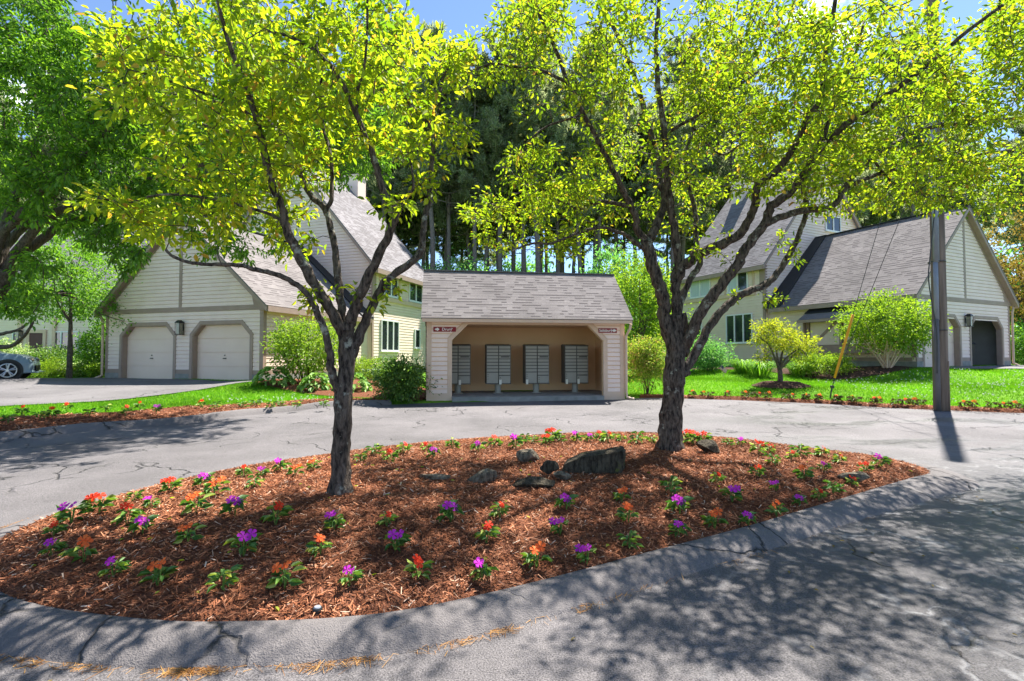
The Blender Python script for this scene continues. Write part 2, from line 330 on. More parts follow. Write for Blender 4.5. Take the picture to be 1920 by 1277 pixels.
M['pneedle']=leafmat('fallen_pine_needle',[(0,(.14,.06,.02)),(.5,(.30,.14,.04)),(1,(.48,.27,.09))],.05,(1,1,1),.02)
M['mulch']=pmat('mulch_soil',(.24,.095,.05),(.09,.035,.02),45,.95,1.0,70,spec=.1,dist=.03)
M['mulch_dark']=pmat('dark_mulch',(.09,.05,.035),(.04,.022,.016),45,.95,1.0,60,spec=.1,dist=.03)
M['rock']=barkmat('mossy_stone',(.022,.018,.012),(.10,.082,.055),(.095,.10,.03),.6)
M['rock_pale']=barkmat('pale_stone',(.06,.05,.036),(.25,.205,.145),(.13,.125,.045),.66)
def asphaltmat(name,c_lo,c_hi,wet=0.,crack=1.,spk=.5,tint=None):
    m,nt,o=newmat(name); l=nt.links.new
    b=N(nt,'ShaderNodeBsdfPrincipled'); b.inputs['Specular IOR Level'].default_value=.35
    tc=N(nt,'ShaderNodeTexCoord'); V=tc.outputs['Object']
    n1=N(nt,'ShaderNodeTexNoise'); n1.inputs['Scale'].default_value=.55; n1.inputs['Detail'].default_value=8; n1.inputs['Roughness'].default_value=.62; l(V,n1.inputs['Vector'])
    r=ramp(nt,[(.3,c_lo),(.62,c_hi)]); l(n1.outputs[0],r.inputs[0])
    n2=N(nt,'ShaderNodeTexNoise'); n2.inputs['Scale'].default_value=130; n2.inputs['Detail'].default_value=2; l(V,n2.inputs['Vector'])
    mr=N(nt,'ShaderNodeMapRange'); mr.inputs[1].default_value=.3; mr.inputs[2].default_value=.7; mr.inputs[3].default_value=1-spk; mr.inputs[4].default_value=1+spk; l(n2.outputs[0],mr.inputs[0])
    hs=N(nt,'ShaderNodeHueSaturation'); l(mr.outputs[0],hs.inputs['Value']); l(r.outputs[0],hs.inputs['Color'])
    # cracks
    nd=N(nt,'ShaderNodeTexNoise'); nd.inputs['Scale'].default_value=1.6; nd.inputs['Detail'].default_value=6; l(V,nd.inputs['Vector'])
    va=N(nt,'ShaderNodeVectorMath',operation='SCALE'); va.inputs[3].default_value=.9; l(nd.outputs['Color'],va.inputs[0])
    vb=N(nt,'ShaderNodeVectorMath',operation='ADD'); l(V,vb.inputs[0]); l(va.outputs[0],vb.inputs[1])
    vo=N(nt,'ShaderNodeTexVoronoi',feature='DISTANCE_TO_EDGE'); vo.inputs['Scale'].default_value=.6 if crack<1.5 else 1.3; l(vb.outputs[0],vo.inputs['Vector'])
    cr=ramp(nt,[(.0,(1,1,1)),(.012 if crack<1.5 else .026,(0,0,0))]); l(vo.outputs[0],cr.inputs[0])
    nm=N(nt,'ShaderNodeTexNoise'); nm.inputs['Scale'].default_value=.8; l(V,nm.inputs['Vector']); cm=ramp(nt,[(.46 if crack<1.5 else .42,(0,0,0)),(.54 if crack<1.5 else .48,(1,1,1))]); l(nm.outputs[0],cm.inputs[0])
    mm=N(nt,'ShaderNodeMath',operation='MULTIPLY'); l(cr.outputs[0],mm.inputs[0]); l(cm.outputs[0],mm.inputs[1])
    mx=N(nt,'ShaderNodeMix',data_type='RGBA'); mx.inputs[7].default_value=(.02,.019,.018,1); l(mm.outputs[0],mx.inputs[0]); l(hs.outputs[0],mx.inputs[6]); l(mx.outputs[2],b.inputs['Base Color'])
    # wet, darker and glossier patches
    colr=mx.outputs[2]
    if wet:
        n4_=N(nt,'ShaderNodeTexNoise'); n4_.inputs['Scale'].default_value=2.5; n4_.inputs['Detail'].default_value=6; l(V,n4_.inputs['Vector'])
        n3=N(nt,'ShaderNodeTexNoise'); n3.inputs['Scale'].default_value=.5; n3.inputs['Detail'].default_value=7; n3.inputs['Roughness'].default_value=.6
        mp=N(nt,'ShaderNodeMapping'); mp.inputs['Location'].default_value=(3.1,7.7,0); mp.inputs['Scale'].default_value=(.75,1.7,1); l(V,mp.inputs[0]); l(mp.outputs[0],n3.inputs['Vector'])
        wr=ramp(nt,[(.56-.1*wet,(0,0,0)),(.66-.1*wet,(1,1,1))]); l(n3.outputs[0],wr.inputs[0])
        # only where water was splashed: near the right garage lawn edge and the right lane
        sx=N(nt,'ShaderNodeSeparateXYZ'); l(V,sx.inputs[0]); mrx=N(nt,'ShaderNodeMapRange'); mrx.inputs[1].default_value=.2; mrx.inputs[2].default_value=3.5; l(sx.outputs[0],mrx.inputs[0])
        mry=N(nt,'ShaderNodeMapRange'); mry.inputs[1].default_value=7.6; mry.inputs[2].default_value=5.6; l(sx.outputs[1],mry.inputs[0])
        w2=ramp(nt,[(.36,(.5,.5,.5)),(.52,(1,1,1))]); l(n3.outputs[0],w2.inputs[0])
        m1=N(nt,'ShaderNodeMath',operation='MULTIPLY'); l(mrx.outputs[0],m1.inputs[0]); l(mry.outputs[0],m1.inputs[1])
        m2=N(nt,'ShaderNodeMath',operation='MULTIPLY'); l(m1.outputs[0],m2.inputs[0]); l(w2.outputs[0],m2.inputs[1])
        mrf=N(nt,'ShaderNodeMapRange'); mrf.inputs[1].default_value=2.5; mrf.inputs[2].default_value=6; l(sx.outputs[0],mrf.inputs[0])
        m3=N(nt,'ShaderNodeMath',operation='MULTIPLY'); l(wr.outputs[0],m3.inputs[0]); l(mrf.outputs[0],m3.inputs[1])
        mw=N(nt,'ShaderNodeMath',operation='MAXIMUM'); l(m2.outputs[0],mw.inputs[0]); l(m3.outputs[0],mw.inputs[1])
        dk=N(nt,'ShaderNodeMix',data_type='RGBA',blend_type='MULTIPLY'); dk.inputs[7].default_value=(.40,.40,.42,1); l(mw.outputs[0],dk.inputs[0]); l(colr,dk.inputs[6])
        vs=N(nt,'ShaderNodeVectorMath',operation='SCALE'); vs.inputs[3].default_value=2.2; l(nd.outputs['Color'],vs.inputs[0]); v3=N(nt,'ShaderNodeVectorMath',operation='ADD'); l(V,v3.inputs[0]); l(vs.outputs[0],v3.inputs[1])
        v4=N(nt,'ShaderNodeTexVoronoi',feature='DISTANCE_TO_EDGE'); v4.inputs['Scale'].default_value=.75; l(v3.outputs[0],v4.inputs['Vector'])
        r4=ramp(nt,[(0,(1,1,1)),(.03,(0,0,0))]); l(v4.outputs[0],r4.inputs[0])
        g4=ramp(nt,[(.42,(0,0,0)),(.6,(1,1,1))]); l(n4_.outputs[0],g4.inputs[0])
        k4=N(nt,'ShaderNodeMath',operation='MULTIPLY'); l(r4.outputs[0],k4.inputs[0]); l(g4.outputs[0],k4.inputs[1]); k5=N(nt,'ShaderNodeMath',operation='MULTIPLY'); l(k4.outputs[0],k5.inputs[0]); l(m1.outputs[0],k5.inputs[1])
        li=N(nt,'ShaderNodeMix',data_type='RGBA'); li.inputs[7].default_value=(.24,.235,.235,1); l(k5.outputs[0],li.inputs[0]); l(dk.outputs[2],li.inputs[6]); l(li.outputs[2],b.inputs['Base Color'])
        rr=N(nt,'ShaderNodeMapRange'); rr.inputs[3].default_value=.82; rr.inputs[4].default_value=.3; l(mw.outputs[0],rr.inputs[0]); l(rr.outputs[0],b.inputs['Roughness'])
    else: b.inputs['Roughness'].default_value=.85
    n4=N(nt,'ShaderNodeTexNoise'); n4.inputs['Scale'].default_value=5; n4.inputs['Detail'].default_value=9; n4.inputs['Roughness'].default_value=.75; l(V,n4.inputs['Vector'])
    a1=N(nt,'ShaderNodeMath',operation='MULTIPLY_ADD'); a1.inputs[1].default_value=.35; l(n2.outputs[0],a1.inputs[0]); l(n4.outputs[0],a1.inputs[2])
    a2=N(nt,'ShaderNodeMath',operation='SUBTRACT'); l(a1.outputs[0],a2.inputs[0]); l(mm.outputs[0],a2.inputs[1])
    bp=N(nt,'ShaderNodeBump'); bp.inputs['Strength'].default_value=.8; bp.inputs['Distance'].default_value=.03; l(a2.outputs[0],bp.inputs['Height']); l(bp.outputs[0],b.inputs['Normal'])
    l(b.outputs[0],o.inputs[0]); return m
M['asphalt']=asphaltmat('old_asphalt',(.076,.07,.07),(.14,.128,.129),.8,1.,.6)
M['asphalt_drive']=asphaltmat('driveway_asphalt',(.095,.088,.088),(.15,.14,.14),0,1.,.3)
M['berm']=asphaltmat('asphalt_kerb',(.098,.088,.086),(.155,.14,.137),0,2.,.2)
def grassmat():
    m,nt,o=newmat('lawn_grass'); l=nt.links.new
    b=N(nt,'ShaderNodeBsdfPrincipled'); b.inputs['Roughness'].default_value=.85; b.inputs['Specular IOR Level'].default_value=.1
    tc=N(nt,'ShaderNodeTexCoord'); n1=N(nt,'ShaderNodeTexNoise'); n1.inputs['Scale'].default_value=.6; n1.inputs['Detail'].default_value=6; l(tc.outputs['Object'],n1.inputs['Vector'])
    n2=N(nt,'ShaderNodeTexNoise'); n2.inputs['Scale'].default_value=35; n2.inputs['Detail'].default_value=5; l(tc.outputs['Object'],n2.inputs['Vector'])
    ad=N(nt,'ShaderNodeMath',operation='ADD'); l(n1.outputs[0],ad.inputs[0]); l(n2.outputs[0],ad.inputs[1])
    hf=N(nt,'ShaderNodeMath',operation='MULTIPLY'); hf.inputs[1].default_value=.5; l(ad.outputs[0],hf.inputs[0])
    r=ramp(nt,[(.36,(.06,.155,.012)),(.5,(.105,.24,.015)),(.64,(.17,.33,.024))]); l(hf.outputs[0],r.inputs[0]); l(r.outputs[0],b.inputs['Base Color'])
    bp=N(nt,'ShaderNodeBump'); bp.inputs['Strength'].default_value=.9; bp.inputs['Distance'].default_value=.05; l(n2.outputs[0],bp.inputs['Height']); l(bp.outputs[0],b.inputs['Normal'])
    l(b.outputs[0],o.inputs[0]); return m
M['grass']=grassmat()
M['car']=pmat('grey_blue_car_paint',(.15,.21,.25),(.14,.195,.235),1,.22,spec=.6)
M['tyre']=pmat('tyre_rubber',(.02,.02,.02),(.014,.014,.014),9,.8)
M['rim']=pmat('alloy_rim',(.5,.5,.5),(.42,.42,.42),9,.3,metal=.7)

# ------------------------------------------------------------------ the setting
def axis(lo,hi,step,far):
    a=list(np.arange(lo,hi+1e-6,step)); s=step; b=[hi]
    while b[-1]<far: s*=1.35; b.append(b[-1]+s)
    s=step; c=[lo]
    while c[-1]>-far: s*=1.35; c.append(c[-1]-s)
    return np.array(c[:0:-1]+a+b[1:])
def grid(xs,ys,zf):
    X,Y=np.meshgrid(xs,ys); Z=zf(X,Y)
    V=np.stack([X.ravel(),Y.ravel(),Z.ravel()],1); nx,ny=len(xs),len(ys)
    i=np.arange(ny-1)[:,None]*nx+np.arange(nx-1)[None]
    F=np.stack([i,i+1,i+1+nx,i+nx],-1).reshape(-1,4); return V,F
V,F=grid(axis(-26,30,.28,700),axis(3,32,.28,900),lawn_z)
tag(npmesh('lawn',V,F,M['grass'],smooth=True),'sloping green lawn running up to the townhouses','lawn',kind='structure')
def strip(A,B,n,zf):
    A=np.asarray(A,float); B=np.asarray(B,float); t=np.linspace(0,1,n+1)[:,None,None]
    P=A[None,:,:2]*(1-t)+B[None,:,:2]*t; m=A.shape[0]
    Z=zf(P[...,0],P[...,1]); V=np.concatenate([P,Z[...,None]],-1).reshape(-1,3)
    i=np.arange(n)[:,None]*m+np.arange(m-1)[None]
    return V,np.stack([i,i+1,i+1+m,i+m],-1).reshape(-1,4)
near=np.stack([np.interp(np.arange(len(FAR_EDGE)),[0,30,len(FAR_EDGE)-1],[-30,-2,70]),np.full(len(FAR_EDGE),-40.)],1)
near[:,0]=np.linspace(-30,70,len(FAR_EDGE))
V,F=strip(FAR_EDGE,near,90,lambda x,y:H(x,y)+.004)
tag(npmesh('road',V,F,M['asphalt'],smooth=True),'worn grey asphalt loop road with cracks and damp patches','road',kind='structure')
# driveways
dn=catmull([(-24,6.0),(-14,9.2),(-10.9,11.5),(-9.8,13.9),(-9.2,16.4),(-8.95,17.5)],6); df=catmull([(-44,17),(-30,17.2),(-22,17.8),(-18.5,18.8),(-17.2,20.3),(-16.9,20.45)],6)
DRIVE_L=np.vstack([dn,df[::-1]])
V,F=strip(dn,df,24,lambda x,y:H(x,y)+.085)
tag(npmesh('driveway',V,F,M['asphalt_drive'],smooth=True),'asphalt driveway in front of the left double garage','driveway',kind='structure')
dn2=catmull([(16.2,19.8),(18.5,19.3),(21.5,18.2),(27,16.8),(45,14)],6); df2=catmull([(17,20.3),(20,21.6),(23.6,23.3),(30,22.5),(48,20)],6)
DRIVE_R=np.vstack([dn2,df2[::-1]])
V,F=strip(dn2,df2,16,lambda x,y:H(x,y)+.085)
tag(npmesh('driveway',V,F,M['asphalt_drive'],smooth=True),'asphalt driveway in front of the right double garage','driveway',kind='structure')
# island mound
cen=np.array([.35,5.2]); ts=np.concatenate([np.linspace(0,.25,16)[:-1],np.linspace(.25,1,30)])
rings=[]
for t in ts:
    P=ISL*(1-t)+cen*t; z=mound(P[:,0],P[:,1]); rings.append(np.column_stack([P,z]))
V=np.vstack(rings); m_=len(ISL); i=np.arange(len(ts)-1)[:,None]*m_; k=np.arange(m_)[None]
F=np.stack([i+k,i+(k+1)%m_,i+m_+(k+1)%m_,i+m_+k],-1).reshape(-1,4)
V[:,2]+=(RNG.random(len(V))-.5)*.012
tag(npmesh('island_bed',V,F,M['mulch'],smooth=True),'raised island bed covered in red brown mulch','flower bed',kind='structure')
def sweep(path,sec,closed,zf,jit=.006,wf=lambda x:1.0):
    P=np.asarray(path,float)[:,:2]; m=len(P)
    T=(np.roll(P,-1,0)-np.roll(P,1,0)) if closed else np.gradient(P,axis=0)
    T/=np.linalg.norm(T,axis=1)[:,None]; Nn=np.stack([-T[:,1],T[:,0]],1)
    V=[]
    for j in range(m):
        jj=(RNG.random()-.5)*2*jit
        for d,z in sec:
            q=P[j]+Nn[j]*(d*wf(P[j][0])+jj*(1 if z>.02 else .3)); V.append((q[0],q[1],float(zf(P[j][0],P[j][1]))+z+jj*.6*(z>.05)))
    s=len(sec); mm=m if closed else m-1
    F=[(j*s+a,j*s+a+1,((j+1)%m)*s+a+1,((j+1)%m)*s+a) for j in range(mm) for a in range(s-1)]
    return np.array(V),np.array(F)
ISLf=catmull(ISL_C,14,True)
area=.5*np.sum(ISLf[:,0]*np.roll(ISLf[:,1],-1)-np.roll(ISLf[:,0],-1)*ISLf[:,1]); sg=-1 if area>0 else 1
sec=[(-.06,.02),(-.03,.058),(.01,.080),(.06,.082),(.12,.072),(.17,.055),(.22,.034),(.255,.013),(.275,-.004),(.3,-.03)]
V,F=sweep(ISLf,[(sg*d,z) for d,z in sec],True,H,.004,lambda x:1+.55*min(1,max(0,(x-2.6)/2.2)))
tag(npmesh('kerb',V,F,M['berm'],smooth=True),'cracked asphalt berm kerb around the island bed','kerb',kind='structure')
KE=FAR_EDGE[(FAR_EDGE[:,0]<-3.2)&(FAR_EDGE[:,1]>-12)&(FAR_EDGE[:,0]>-18)]; KE=catmull(KE,3)
V,F=sweep(KE,[(-.2,-.02),(-.14,.04),(-.09,.11),(-.04,.13),(.03,.13),(.08,.06)],False,H,.006)
tag(npmesh('kerb',V,F,M['berm'],smooth=True),'asphalt kerb along the left mulch border','kerb',kind='structure')
# mulch borders
BL=np.array([p for p in KE if p[1]>2]); nB=len(BL)
BLo=BL+np.stack([-np.ones(nB)*.9,np.linspace(1.0,.75,nB)],1)*np.interp(np.arange(nB),[0,nB*.75,nB-1],[1.35,.9,.55])[:,None]
V,F=strip(BL+np.array([-.02,.02]),BLo,8,lambda x,y:H(x,y)+.11)
tag(npmesh('mulch_border',V,F,M['mulch'],smooth=True),'mulch border between the left kerb and the lawn','flower bed',kind='structure')
LEFT_BORDER=np.vstack([BL,BLo[::-1]])
BR=FAR_EDGE[(FAR_EDGE[:,0]>3.9)&(FAR_EDGE[:,0]<26)]; BR=catmull(BR,3)
V,F=strip(BR+np.array([-.05,-.12]),BR+np.array([.12,.34]),4,lambda x,y:H(x,y)+.075); V.reshape(5,-1,3)[:,:,2]+=np.array([-.1,-.02,0,0,-.03])[:,None]
tag(npmesh('mulch_border',V,F,M['mulch'],smooth=True),'narrow mulch strip along the right lawn edge','flower bed',kind='structure')
RIGHT_BORDER=np.vstack([BR+np.array([-.05,-.12]),(BR+np.array([.12,.34]))[::-1]])
# mulch chips as loose stuff
def chips(name,P,L0,L1,W,mat,label,tilt=.5,lift=.008):
    n=len(P); a=RNG.random(n)*2*math.pi; t=(RNG.random(n)-.5)*2*tilt
    d=np.stack([np.cos(a)*np.cos(t),np.sin(a)*np.cos(t),np.sin(t)],1); ln=(L0+RNG.random(n)**1.6*(L1-L0))[:,None]
    nn=RNG.normal(0,.55,(n,3))+np.array([0,0,1]); s=np.cross(d,nn); s/=np.linalg.norm(s,axis=1)[:,None]; s*=(W*(.5+RNG.random(n)))[:,None]
    c=P+np.array([0,0,lift])+np.abs(np.sin(t))[:,None]*ln*.4*np.array([0,0,1])
    V=np.stack([c-d*ln/2-s/2,c+d*ln/2-s*.3,c+d*ln/2+s*.3,c-d*ln/2+s/2],1).reshape(-1,3)
    F=np.arange(n*4).reshape(-1,4)
    return tag(npmesh(name,V,F,mat),label,'mulch',kind='stuff')
def rnd_in(poly,n,zf,inset=0):
    poly=np.asarray(poly)[:,:2]; lo=poly.min(0); hi=poly.max(0); out_=[]
    while sum(len(o) for o in out_)<n:
        q=lo+RNG.random((n*2,2))*(hi-lo); q=q[inpoly(q[:,0],q[:,1],poly)]
        out_.append(q)
    q=np.vstack(out_)[:n]; return np.column_stack([q,zf(q[:,0],q[:,1])])
chips('mulch_chips',rnd_in(ISL,140000,mound),.012,.06,.0062,M['chip'],'shredded red brown bark mulch over the island bed')
chips('mulch_chips',rnd_in(LEFT_BORDER,14000,lambda x,y:H(x,y)+.11),.03,.09,.012,M['chip'],'shredded bark mulch in the left kerb border')
chips('mulch_chips',rnd_in(RIGHT_BORDER,13000,lambda x,y:H(x,y)+.065),.03,.09,.012,M['chip'],'shredded bark mulch in the strip by the right lawn')
# fallen pine needles in the seam of the near kerb
q=[]
for j in range(len(ISLf)):
    p=ISLf[j]; t_=ISLf[(j+1)%len(ISLf)]-ISLf[j-1]; t_/=np.linalg.norm(t_); nn=np.array([-t_[1],t_[0]])*sg
    if p[1]<4.6:
        wgt=1.0 if p[0]<.4 else .35
        for k in range(int(13*wgt*(.1+1.8*RNG.random()**2)*(1.2+math.sin(j*.37)+.6*math.sin(j*1.13)))): q.append(np.append(p+nn*(.285+RNG.normal(0,.02))+t_*(RNG.random()-.5)*.14,.012))
q=np.array(q); chips('pine_needle_litter',q,.03,.09,.0022,M['pneedle'],'fallen orange pine needles in the kerb seam',.12,.004)

# ------------------------------------------------------------------ grass blades
def blades(name,xr,yr,n,excl,label):
    x=xr[0]+RNG.random(n)*(xr[1]-xr[0]); y=yr[0]+RNG.random(n)*(yr[1]-yr[0]); ok=~inpoly(x,y,ASPH)
    for e in excl: ok&=~inpoly(x,y,e)
    x,y=x[ok],y[ok]; n=len(x); z=lawn_z(x,y); a=RNG.random(n)*6.283; hgt=.035+RNG.random(n)*.045; wd=.006+RNG.random(n)*.007
    b=np.column_stack([x,y,z-.005]); s=np.column_stack([np.cos(a)*wd,np.sin(a)*wd,0*a]); tip=np.column_stack([RNG.normal(0,.022,n),RNG.normal(0,.022,n),hgt])
    V=np.stack([b-s,b+s,b+tip],1).reshape(-1,3)
    tag(npmesh(name,V,np.arange(n*3).reshape(-1,3),M['grass_blade']),label,'grass',kind='stuff')
blades('grass',(-13,-2.6),(9.5,20),110000,[DRIVE_L,LEFT_BORDER],'short mown grass blades on the left lawn')
blades('grass',(3.6,24),(11.3,24),190000,[DRIVE_R,RIGHT_BORDER],'short mown grass blades on the right lawn')

# ------------------------------------------------------------------ foliage generators
def nrm(a): return a/(np.linalg.norm(a,axis=-1,keepdims=True)+1e-9)
def leafgeo(C,D,Ls,wr=.45,up=.8,fold=.12,curl=.12):
    n=len(C); D=nrm(D); nn=nrm(RNG.normal(0,1,(n,3))+np.array([0,0,up*2])); s=nrm(np.cross(D,nn)); nn=np.cross(s,D)
    Lc=np.asarray(Ls).reshape(-1,1)*np.ones((n,1)); w_=Lc*wr*.5
    b=C; l1=C+D*Lc*.3+s*w_*.95+nn*Lc*fold; l2=C+D*Lc*.7+s*w_*.75+nn*Lc*fold*.6; t=C+D*Lc-nn*Lc*curl
    r1=C+D*Lc*.3-s*w_*.95+nn*Lc*fold; r2=C+D*Lc*.7-s*w_*.75+nn*Lc*fold*.6
    V=np.stack([b,l1,l2,t,r2,r1],1).reshape(-1,3); k=np.arange(n)[:,None]*6
    F=np.stack([k+np.array([0,3,2,1]),k+np.array([0,5,4,3])],1).reshape(-1,4); return V,F
def tubes_np(segs,n=3):
    """segs: list of (P(m,3), r(m)) thin twigs"""
    Vs,Fs,b=[],[],0
    for P,r in segs:
        T=nrm(np.gradient(P,axis=0)); u=nrm(np.cross(T,np.array([.3,.5,.81]))); v=np.cross(T,u); m=len(P)
        a=np.arange(n)*2*math.pi/n
        ring=P[:,None]+(u[:,None]*np.cos(a)[None,:,None]+v[:,None]*np.sin(a)[None,:,None])*r[:,None,None]
        Vs.append(ring.reshape(-1,3)); i=np.arange(m-1)[:,None]*n+b; k=np.arange(n)[None]
        Fs.append(np.stack([i+k,i+(k+1)%n,i+n+(k+1)%n,i+n+k],-1).reshape(-1,4)); b+=m*n
    return np.vstack(Vs),np.vstack(Fs)
def traced_tree(name,label,cat,base_px,D,branches,clusters,leaf,mats,lmat,leaves_per=14,wr=.45,droop=.15,tw=.0035,up=.8,group=None,basept=None,twist=.35,lspread=.09,rscale=1.0):
    bp=basept if basept is not None else gnd(*base_px); D=bp[1] if D is None else D
    root=thing(name,bp,label,cat,group)
    tb=MB(); nodes=[]; npx=[]
    for br in branches:
        pts,r0,r1,d0,d1=br
        pts=np.array(pts,float)
        if d0 is None:
            dd=[(p[0]-pts[0][0])**2+(p[1]-pts[0][1])**2 for p in npx]; d0=nodes[int(np.argmin(dd))][1]-D
        q=np.column_stack([pts,np.zeros(len(pts))]); q=catmull(q,5); m=len(q)
        seg=np.concatenate([[0],np.cumsum(np.linalg.norm(np.diff(q[:,:2],axis=0),axis=1))]); s=seg/seg[-1]
        dep=D+d0+(d1-d0)*s+.04*np.sin(s*9+d1*5)*s
        W=np.array([at(a[0],a[1],y) for a,y in zip(q,dep)])
        rad=rscale*(r0+(r1-r0)*s**.8)/FPX*dep
        jw=RNG.normal(0,1,(m,3))*rad[:,None]*(.035 if br is branches[0] else .11); jw[0]=0; W=W+jw
        if br is branches[0]:
            W[0]=bp-np.array([0,0,.08]); rad=rad*(1+.32*np.exp(-np.maximum(0,W[:,2]-bp[2])/.09))
        n=20 if r0>14 else (10 if r0>6 else 7)
        tb.tube(W,rad,n,0,True,(.07 if br is branches[0] else .1) if 0 else (.15 if r0>14 else .12) if r0>8 else .08)
        for k in range(m): nodes.append(W[k]); npx.append(q[k])
    tb.build('trunk',mats[0],root,smooth=True)
    # attractors inside the crown volume
    A=[]
    for (px,py,rx,ry,dc,dh,cnt) in clusters:
        for _ in range(cnt):
            a=random.random()*6.283; rr=math.sqrt(random.random())
            A.append(at(px+rx*rr*math.cos(a),py+ry*rr*math.sin(a),max(1.7,D+dc+random.uniform(-1,1)*dh)))
    A=np.array(A); nd=np.array(nodes); 
    d0_=np.min(np.linalg.norm(A[:,None]-nd[None,::2],axis=2),axis=1); order=np.argsort(d0_)
    buf=np.zeros((len(nd)+len(A)*6,3)); buf[:len(nd)]=nd; cnt=len(nd)
    segs=[]; LC=[]; LD=[]
    for i in order:
        a=A[i]; d=np.linalg.norm(buf[:cnt]-a,axis=1); j=int(np.argmin(d)); s=buf[j]; ln=d[j]
        if ln<.05: continue
        k=max(4,min(7,int(ln/.1)+2)); t=np.linspace(0,1,k)[:,None]
        bend=RNG.normal(0,1,3)*ln*twist*.35+np.array([0,0,ln*.12])
        P=s+(a-s)*t+bend*np.sin(t*math.pi)+RNG.normal(0,1,(k,3))*ln*.03*(t>0)*(t<1)
        segs.append((P,np.linspace(tw*(1+1.6*min(ln,1.2)),tw*.6,k)))
        buf[cnt:cnt+k-2]=P[2:]; cnt+=k-2
        nl=max(4,int(leaves_per*(.55+.6*random.random())))
        tt=1-np.minimum(.95,np.abs(RNG.normal(0,.34*min(1,.45/ln)+.06,nl))); idx=np.clip((tt*(k-1)).astype(int),0,k-2); fr=(tt*(k-1)-idx)[:,None]
        c=P[idx]*(1-fr)+P[idx+1]*fr; ax=nrm(P[idx+1]-P[idx])
        off=nrm(RNG.normal(0,1,(nl,3))); LC.append(c+off*lspread*RNG.random((nl,1))); LD.append(nrm(ax*.6+off*.9+np.array([0,0,-droop])))
    V1,F1=tubes_np(segs); LC=np.vstack(LC); LD=np.vstack(LD)
    V2,F2=leafgeo(LC,LD,leaf*(.6+.75*RNG.random(len(LC))),wr,up)
    npmesh('crown',np.vstack([V1,V2]),np.vstack([F1,F2+len(V1)]),[mats[1],lmat],root,mi=np.concatenate([np.zeros(len(F1)),np.ones(len(F2))]))
    return root
def clump_crown(c,rad,ncl,nl,leaf,spread,wr=.5,up=.8,shell=.55,droop=.1,zmin=None):
    c=np.array(c,float); rad=np.array(rad,float)
    d=nrm(RNG.normal(0,1,(ncl,3))); r=shell+(1-shell)*RNG.random((ncl,1)); r[RNG.random((ncl,1))<.25]*=.6
    K=c+d*r*rad*(.88+.24*RNG.random((ncl,1)))
    if zmin is not None: K[:,2]=np.maximum(K[:,2],zmin+.1*RNG.random(ncl))
    idx=RNG.integers(0,ncl,nl); P=K[idx]+RNG.normal(0,1,(nl,3))*spread*(.5+RNG.random((ncl,1))[idx])*np.array([1,1,.75])
    D=nrm((P-c)/rad*.8+RNG.normal(0,.6,(nl,3))+np.array([0,0,-droop]))
    V,F=leafgeo(P,D,leaf*(.6+.8*RNG.random(nl)),wr,up); return V,F,K
def shrub(name,label,cat,base,rx,ry,rz,zc,mat,nl=2600,ncl=60,leaf=.06,spread=.12,stems=7,wr=.5,group=None,shell=.55,bark=None,up=.8):
    root=thing(name,base,label,cat,group); c=np.array(base)+np.array([0,0,zc])
    nl=int(nl*2.0); V,F,K=clump_crown(c,(rx,ry,rz),int(ncl*1.5),nl,leaf,spread,wr,up,shell,zmin=base[2]+.06); ncl=int(ncl*1.5)
    tb=MB()
    for k in range(stems):
        t=K[random.randrange(ncl)]; b=np.array(base)+np.array([random.uniform(-.12,.12)*rx,random.uniform(-.12,.12)*ry,-.05])
        m=(b+t)/2+RNG.normal(0,.06,3)*rx+np.array([0,0,.15*rz])
        tb.tube(catmull([b,m,t],4),np.linspace(.018,.006,9)*max(.6,rx),5,0)
    tb.build('stem',bark or M['twig'],root,smooth=True)
    npmesh('foliage',V,F,mat,root); return root
def decid(name,label,base,hgt,rad,zc,mat,nl=9000,ncl=90,leaf=.12,spread=.35,tr=.12,bark=None,group=None,cat='tree',lean=0,fork=.35):
    root=thing(name,base,label,cat,group); base=np.array(base,float); c=base+np.array([lean,0,zc])
    nl=int(nl*1.4); V,F,K=clump_crown(c,rad,ncl,nl,leaf,spread)
    tb=MB(); top=base+np.array([lean*.8,0,zc+rad[2]*.5]); f=base+np.array([lean*.25,0,(zc-rad[2])*.9+fork])
    tb.tube(catmull([base-np.array([0,0,.1]),(base+f)/2+RNG.normal(0,.04,3),f,(f+top)/2+RNG.normal(0,.15,3),top],5),np.linspace(tr,tr*.25,21),9,0,True,.06)
    for k in range(14):
        t=K[random.randrange(ncl)]; s=f+(top-f)*random.random()*.6; m=(s+t)/2+RNG.normal(0,.1,3)+np.array([0,0,-.1])
        tb.tube(catmull([s,m,t],4),np.linspace(tr*.42,tr*.1,9),6,0)
    tb.build('trunk',bark or M['bark_grey'],root,smooth=True)
    npmesh('crown',V,F,mat,root); return root
# ------------------------------------------------------------------ building helpers
def siding(mb,Pf,left,right,z0,z1,openings=(),course=.15,outw=.034,mi=0):
    n=max(1,int(round((z1-z0)/course))); zs=np.linspace(z0,z1,n+1)
    for za,zb in zip(zs[:-1],zs[1:]):
        zm=(za+zb)/2; edges=[left]
        for lo,hi,fa,fb in sorted(openings,key=lambda o:o[2](zm)):
            if lo<=zm<=hi: edges+=[fa,fb]
        edges.append(right)
        for i in range(0,len(edges),2):
            a,b=edges[i],edges[i+1]
            if b(zm)-a(zm)<.01: continue
            zc=zb-.022; p=[Pf(a(za),za,outw),Pf(b(za),za,outw),Pf(b(zc),zc,outw*.7),Pf(a(zc),zc,outw*.7)]
            mb.add(p+[Pf(a(za),za,0),Pf(b(za),za,0),Pf(b(zc),zc,0),Pf(a(zc),zc,0)],[(0,1,2,3),(4,5,1,0),(3,2,6,7)],mi)
def const(v): return lambda z: v
